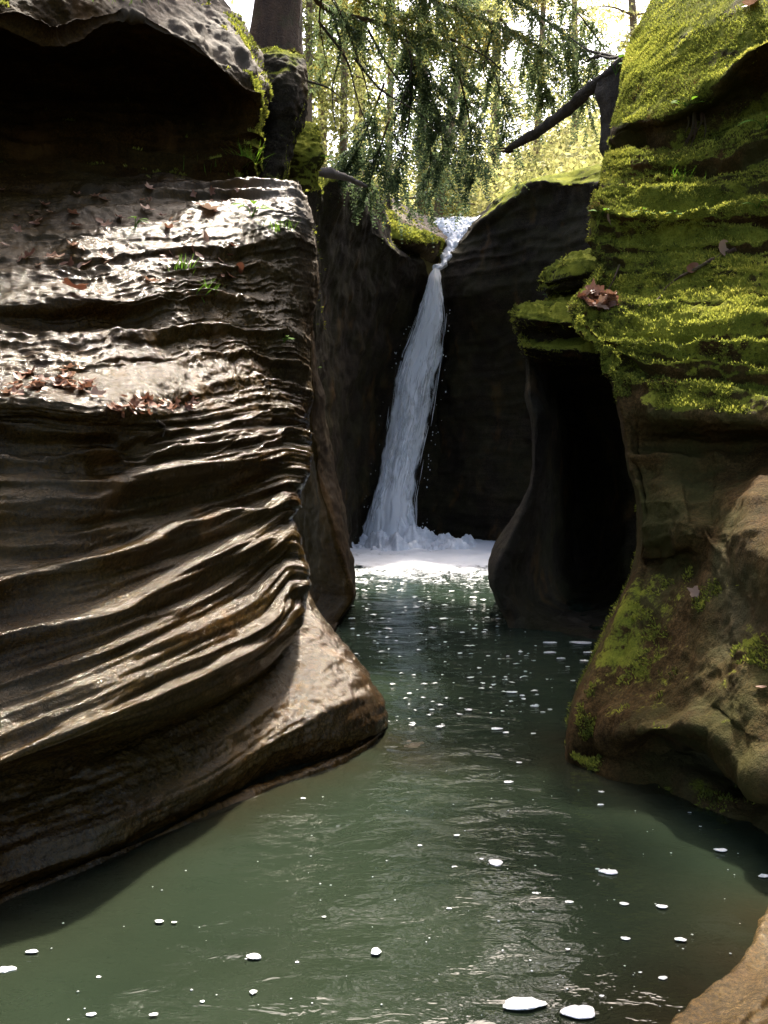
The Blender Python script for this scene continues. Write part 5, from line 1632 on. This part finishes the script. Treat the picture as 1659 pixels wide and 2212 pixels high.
stick('stick', [(1590, 537), (1560, 552), (1530, 570), (1500, 586), (1470, 600)], 0.014, 0.009, M_DEADWOOD if 'M_DEADWOOD' in globals() else M_BARK, 'reddish brown stick lying aslant on the mossy cliff', 'stick')
stick('twig', [(1470, 600), (1445, 622), (1425, 645), (1400, 665)], 0.006, 0.003, M_BARK, 'thin pale twig hanging below the stick on the moss', 'twig')
stick('twig', [(1340, 575), (1325, 610), (1310, 632)], 0.006, 0.003, M_BARK, 'thin bent twig above the leaf heap on the mossy ledge', 'twig')
stick('twig', [(335, 905), (352, 925), (350, 950)], 0.006, 0.003, M_LOG, 'dark twig hanging off the middle step of the left wall', 'twig')
rt = empty('hanging_root', on_rock(1498, 262)[0], 'reddish fibrous root hanging in the notch of the mossy cliff', 'root')
p0 = on_rock(1498, 258)[0]
for k in range(9):
    a = p0 + np.array((r5.normal(0, 0.03), -0.05 + r5.normal(0, 0.02), 0.02))
    L = r5.uniform(0.12, 0.3)
    V, Fq = tube(smooth_path([a, a + np.array((r5.normal(0, .01), -0.01, -L * 0.5)), a + np.array((-0.03 + r5.normal(0, .02), 0.0, -L))], 10), np.linspace(0.009, 0.002, 10), 6)
    mesh_np('root_strand', V, Fq, M_BARK, None, True, rt)

# ------------------------------------------------------------------ seedlings, ferns and grass
def plant(px, py, nl, size, label, spread=1.0, tall=0.6, tone=0.6, name='seedling'):
    p, nrm = on_rock(px, py)
    t = empty(name, p, label, 'plant')
    for k in range(nl):
        az = k * 2.4 + r5.uniform(-0.3, 0.3)
        out = np.array((math.cos(az), math.sin(az) * 0.8 - 0.35, 0)) * size * spread * r5.uniform(0.4, 1.0)
        top = p + nrm * 0.02 + out * 0.5 + np.array((0, 0, size * tall * r5.uniform(0.5, 1.1)))
        V, Fq = tube(smooth_path([p - nrm * 0.01, (p + top) / 2 + np.array((0, 0, size * 0.15)), top], 6), 0.0025, 5)
        mesh_np('stem', V, Fq, M_PLANT, {'tone': np.full(len(V), 0.2)}, True, t)
        tl = Tris()
        d = out / (np.linalg.norm(out) + 1e-9) + np.array((0, -0.2, r5.uniform(-0.1, 0.3)))
        d /= np.linalg.norm(d)
        sd_ = np.cross(d, (0.1, -0.5, 0.9))
        L, Wd = size * r5.uniform(0.6, 1.0), size * r5.uniform(0.3, 0.42)
        s_ = np.linspace(0, 1, 7)
        wv_ = np.sin(np.pi * s_ ** 0.8) * Wd * 0.5
        sd_ /= np.linalg.norm(sd_)
        mid = top + d * (s_ * L)[:, None] - np.array((0, 0, 1)) * (0.25 * L * s_ ** 2)[:, None]
        upv = np.cross(sd_, d)
        V = np.stack([mid + sd_ * wv_[:, None] + upv * wv_[:, None] * 0.3, mid, mid - sd_ * wv_[:, None] + upv * wv_[:, None] * 0.3], 1).reshape(-1, 3)
        tl.add(V, grid_faces(7, 3), tone + r5.normal(0, 0.1))
        tl.build('leaf', M_PLANT, t)


plant(1300, 470, 4, 0.085, 'bright green seedling with three broad leaves at the cliff corner', 1.2, 0.5, 0.7)
plant(545, 470, 6, 0.11, 'bright yellow-green seedling on the pale corner of the left ledge', 1.2, 0.5, 0.95)
plant(293, 492, 4, 0.07, 'small green seedling on the wet left ledge', 1.0, 0.6, 0.3)
plant(612, 742, 4, 0.055, 'tiny green seedling on the right edge of the left wall', 0.9, 0.6, 0.5)
plant(680, 800, 3, 0.06, 'tiny sprig where the left wall meets the fluted edge', 0.9, 0.6, 0.5)
plant(1635, 452, 3, 0.07, 'pale broad leaved seedling on the moss near the right edge', 1.2, 0.6, 0.4)
plant(1185, 640, 3, 0.07, 'pale leaf sprig between the two mossy caps', 1.2, 0.4, 0.4)
plant(1390, 470, 4, 0.06, 'thin young seedling on the mossy bulge', 1.3, 0.9, 0.5)
plant(1455, 470, 3, 0.06, 'small yellow-green sprig right of the thin seedling on the mossy bulge', 1.2, 0.7, 0.7)
plant(1650, 285, 4, 0.12, 'fern-like sprig at the right edge below the mossy slab', 1.2, 0.5, 0.8)
plant(452, 8, 6, 0.16, 'leafy green plant on top of the overhanging boulder', 1.2, 0.7, 0.8)
plant(1485, 232, 5, 0.09, 'bright little fern above the hanging root', 1.4, 0.3, 0.9)
plant(1330, 160, 6, 0.16, 'yellow-green fern beside the log where it meets the cliff', 1.3, 0.5, 0.9, 'fern')
plant(690, 365, 6, 0.14, 'small fern at the foot of the bright mossy boulder', 1.3, 0.5, 0.7, 'fern')


def grass(px, py, n, L, label, w=12, tone=0.5):
    p0, nrm = on_rock(px, py)
    t = Tris()
    for k in range(n):
        p, nrm = on_rock(px + r5.normal(0, w), py + r5.normal(0, 5))
        d = np.array((r5.normal(0, 0.35), r5.normal(-0.2, 0.3), 1.0))
        d /= np.linalg.norm(d)
        l = L * r5.uniform(0.5, 1.2)
        s_ = np.linspace(0, 1, 5)
        bend = np.array((r5.normal(0, 0.5), r5.normal(-0.2, 0.4), -0.5)) * l * 0.5
        mid = p - nrm * 0.01 + d * (s_ * l)[:, None] + bend * (s_ ** 2)[:, None]
        side = np.array((math.cos(k), math.sin(k) * 0.4, 0))
        ww = 0.0032 * (1 - s_ * 0.9)
        V = np.stack([mid - side * ww[:, None], mid + side * ww[:, None]], 1).reshape(-1, 3)
        t.add(V, grid_faces(5, 2), tone + r5.normal(0, 0.15))
    o = t.build('grass_tuft', M_PLANT, origin=p0)
    tag(o, label, 'grass', kind=None)
    o['kind'] = 'stuff'


grass(540, 365, 60, 0.22, 'bright grass at the foot of the overhanging boulder', 14, 0.9)
grass(470, 372, 40, 0.14, 'low grass along the back of the left ledge', 40, 0.5)
grass(600, 500, 26, 0.12, 'grass hanging below the pale ledge corner', 22, 0.6)
grass(400, 585, 26, 0.12, 'grass tuft on the front of the left ledge', 14, 0.4)
grass(455, 650, 24, 0.13, 'trailing grass on the wall below the left ledge', 14, 0.35)
grass(1465, 390, 40, 0.12, 'grass tuft in the joint of the mossy cliff', 22, 0.6)
grass(300, 5, 30, 0.15, 'thin grass on the rim of the overhanging boulder', 60, 0.6)
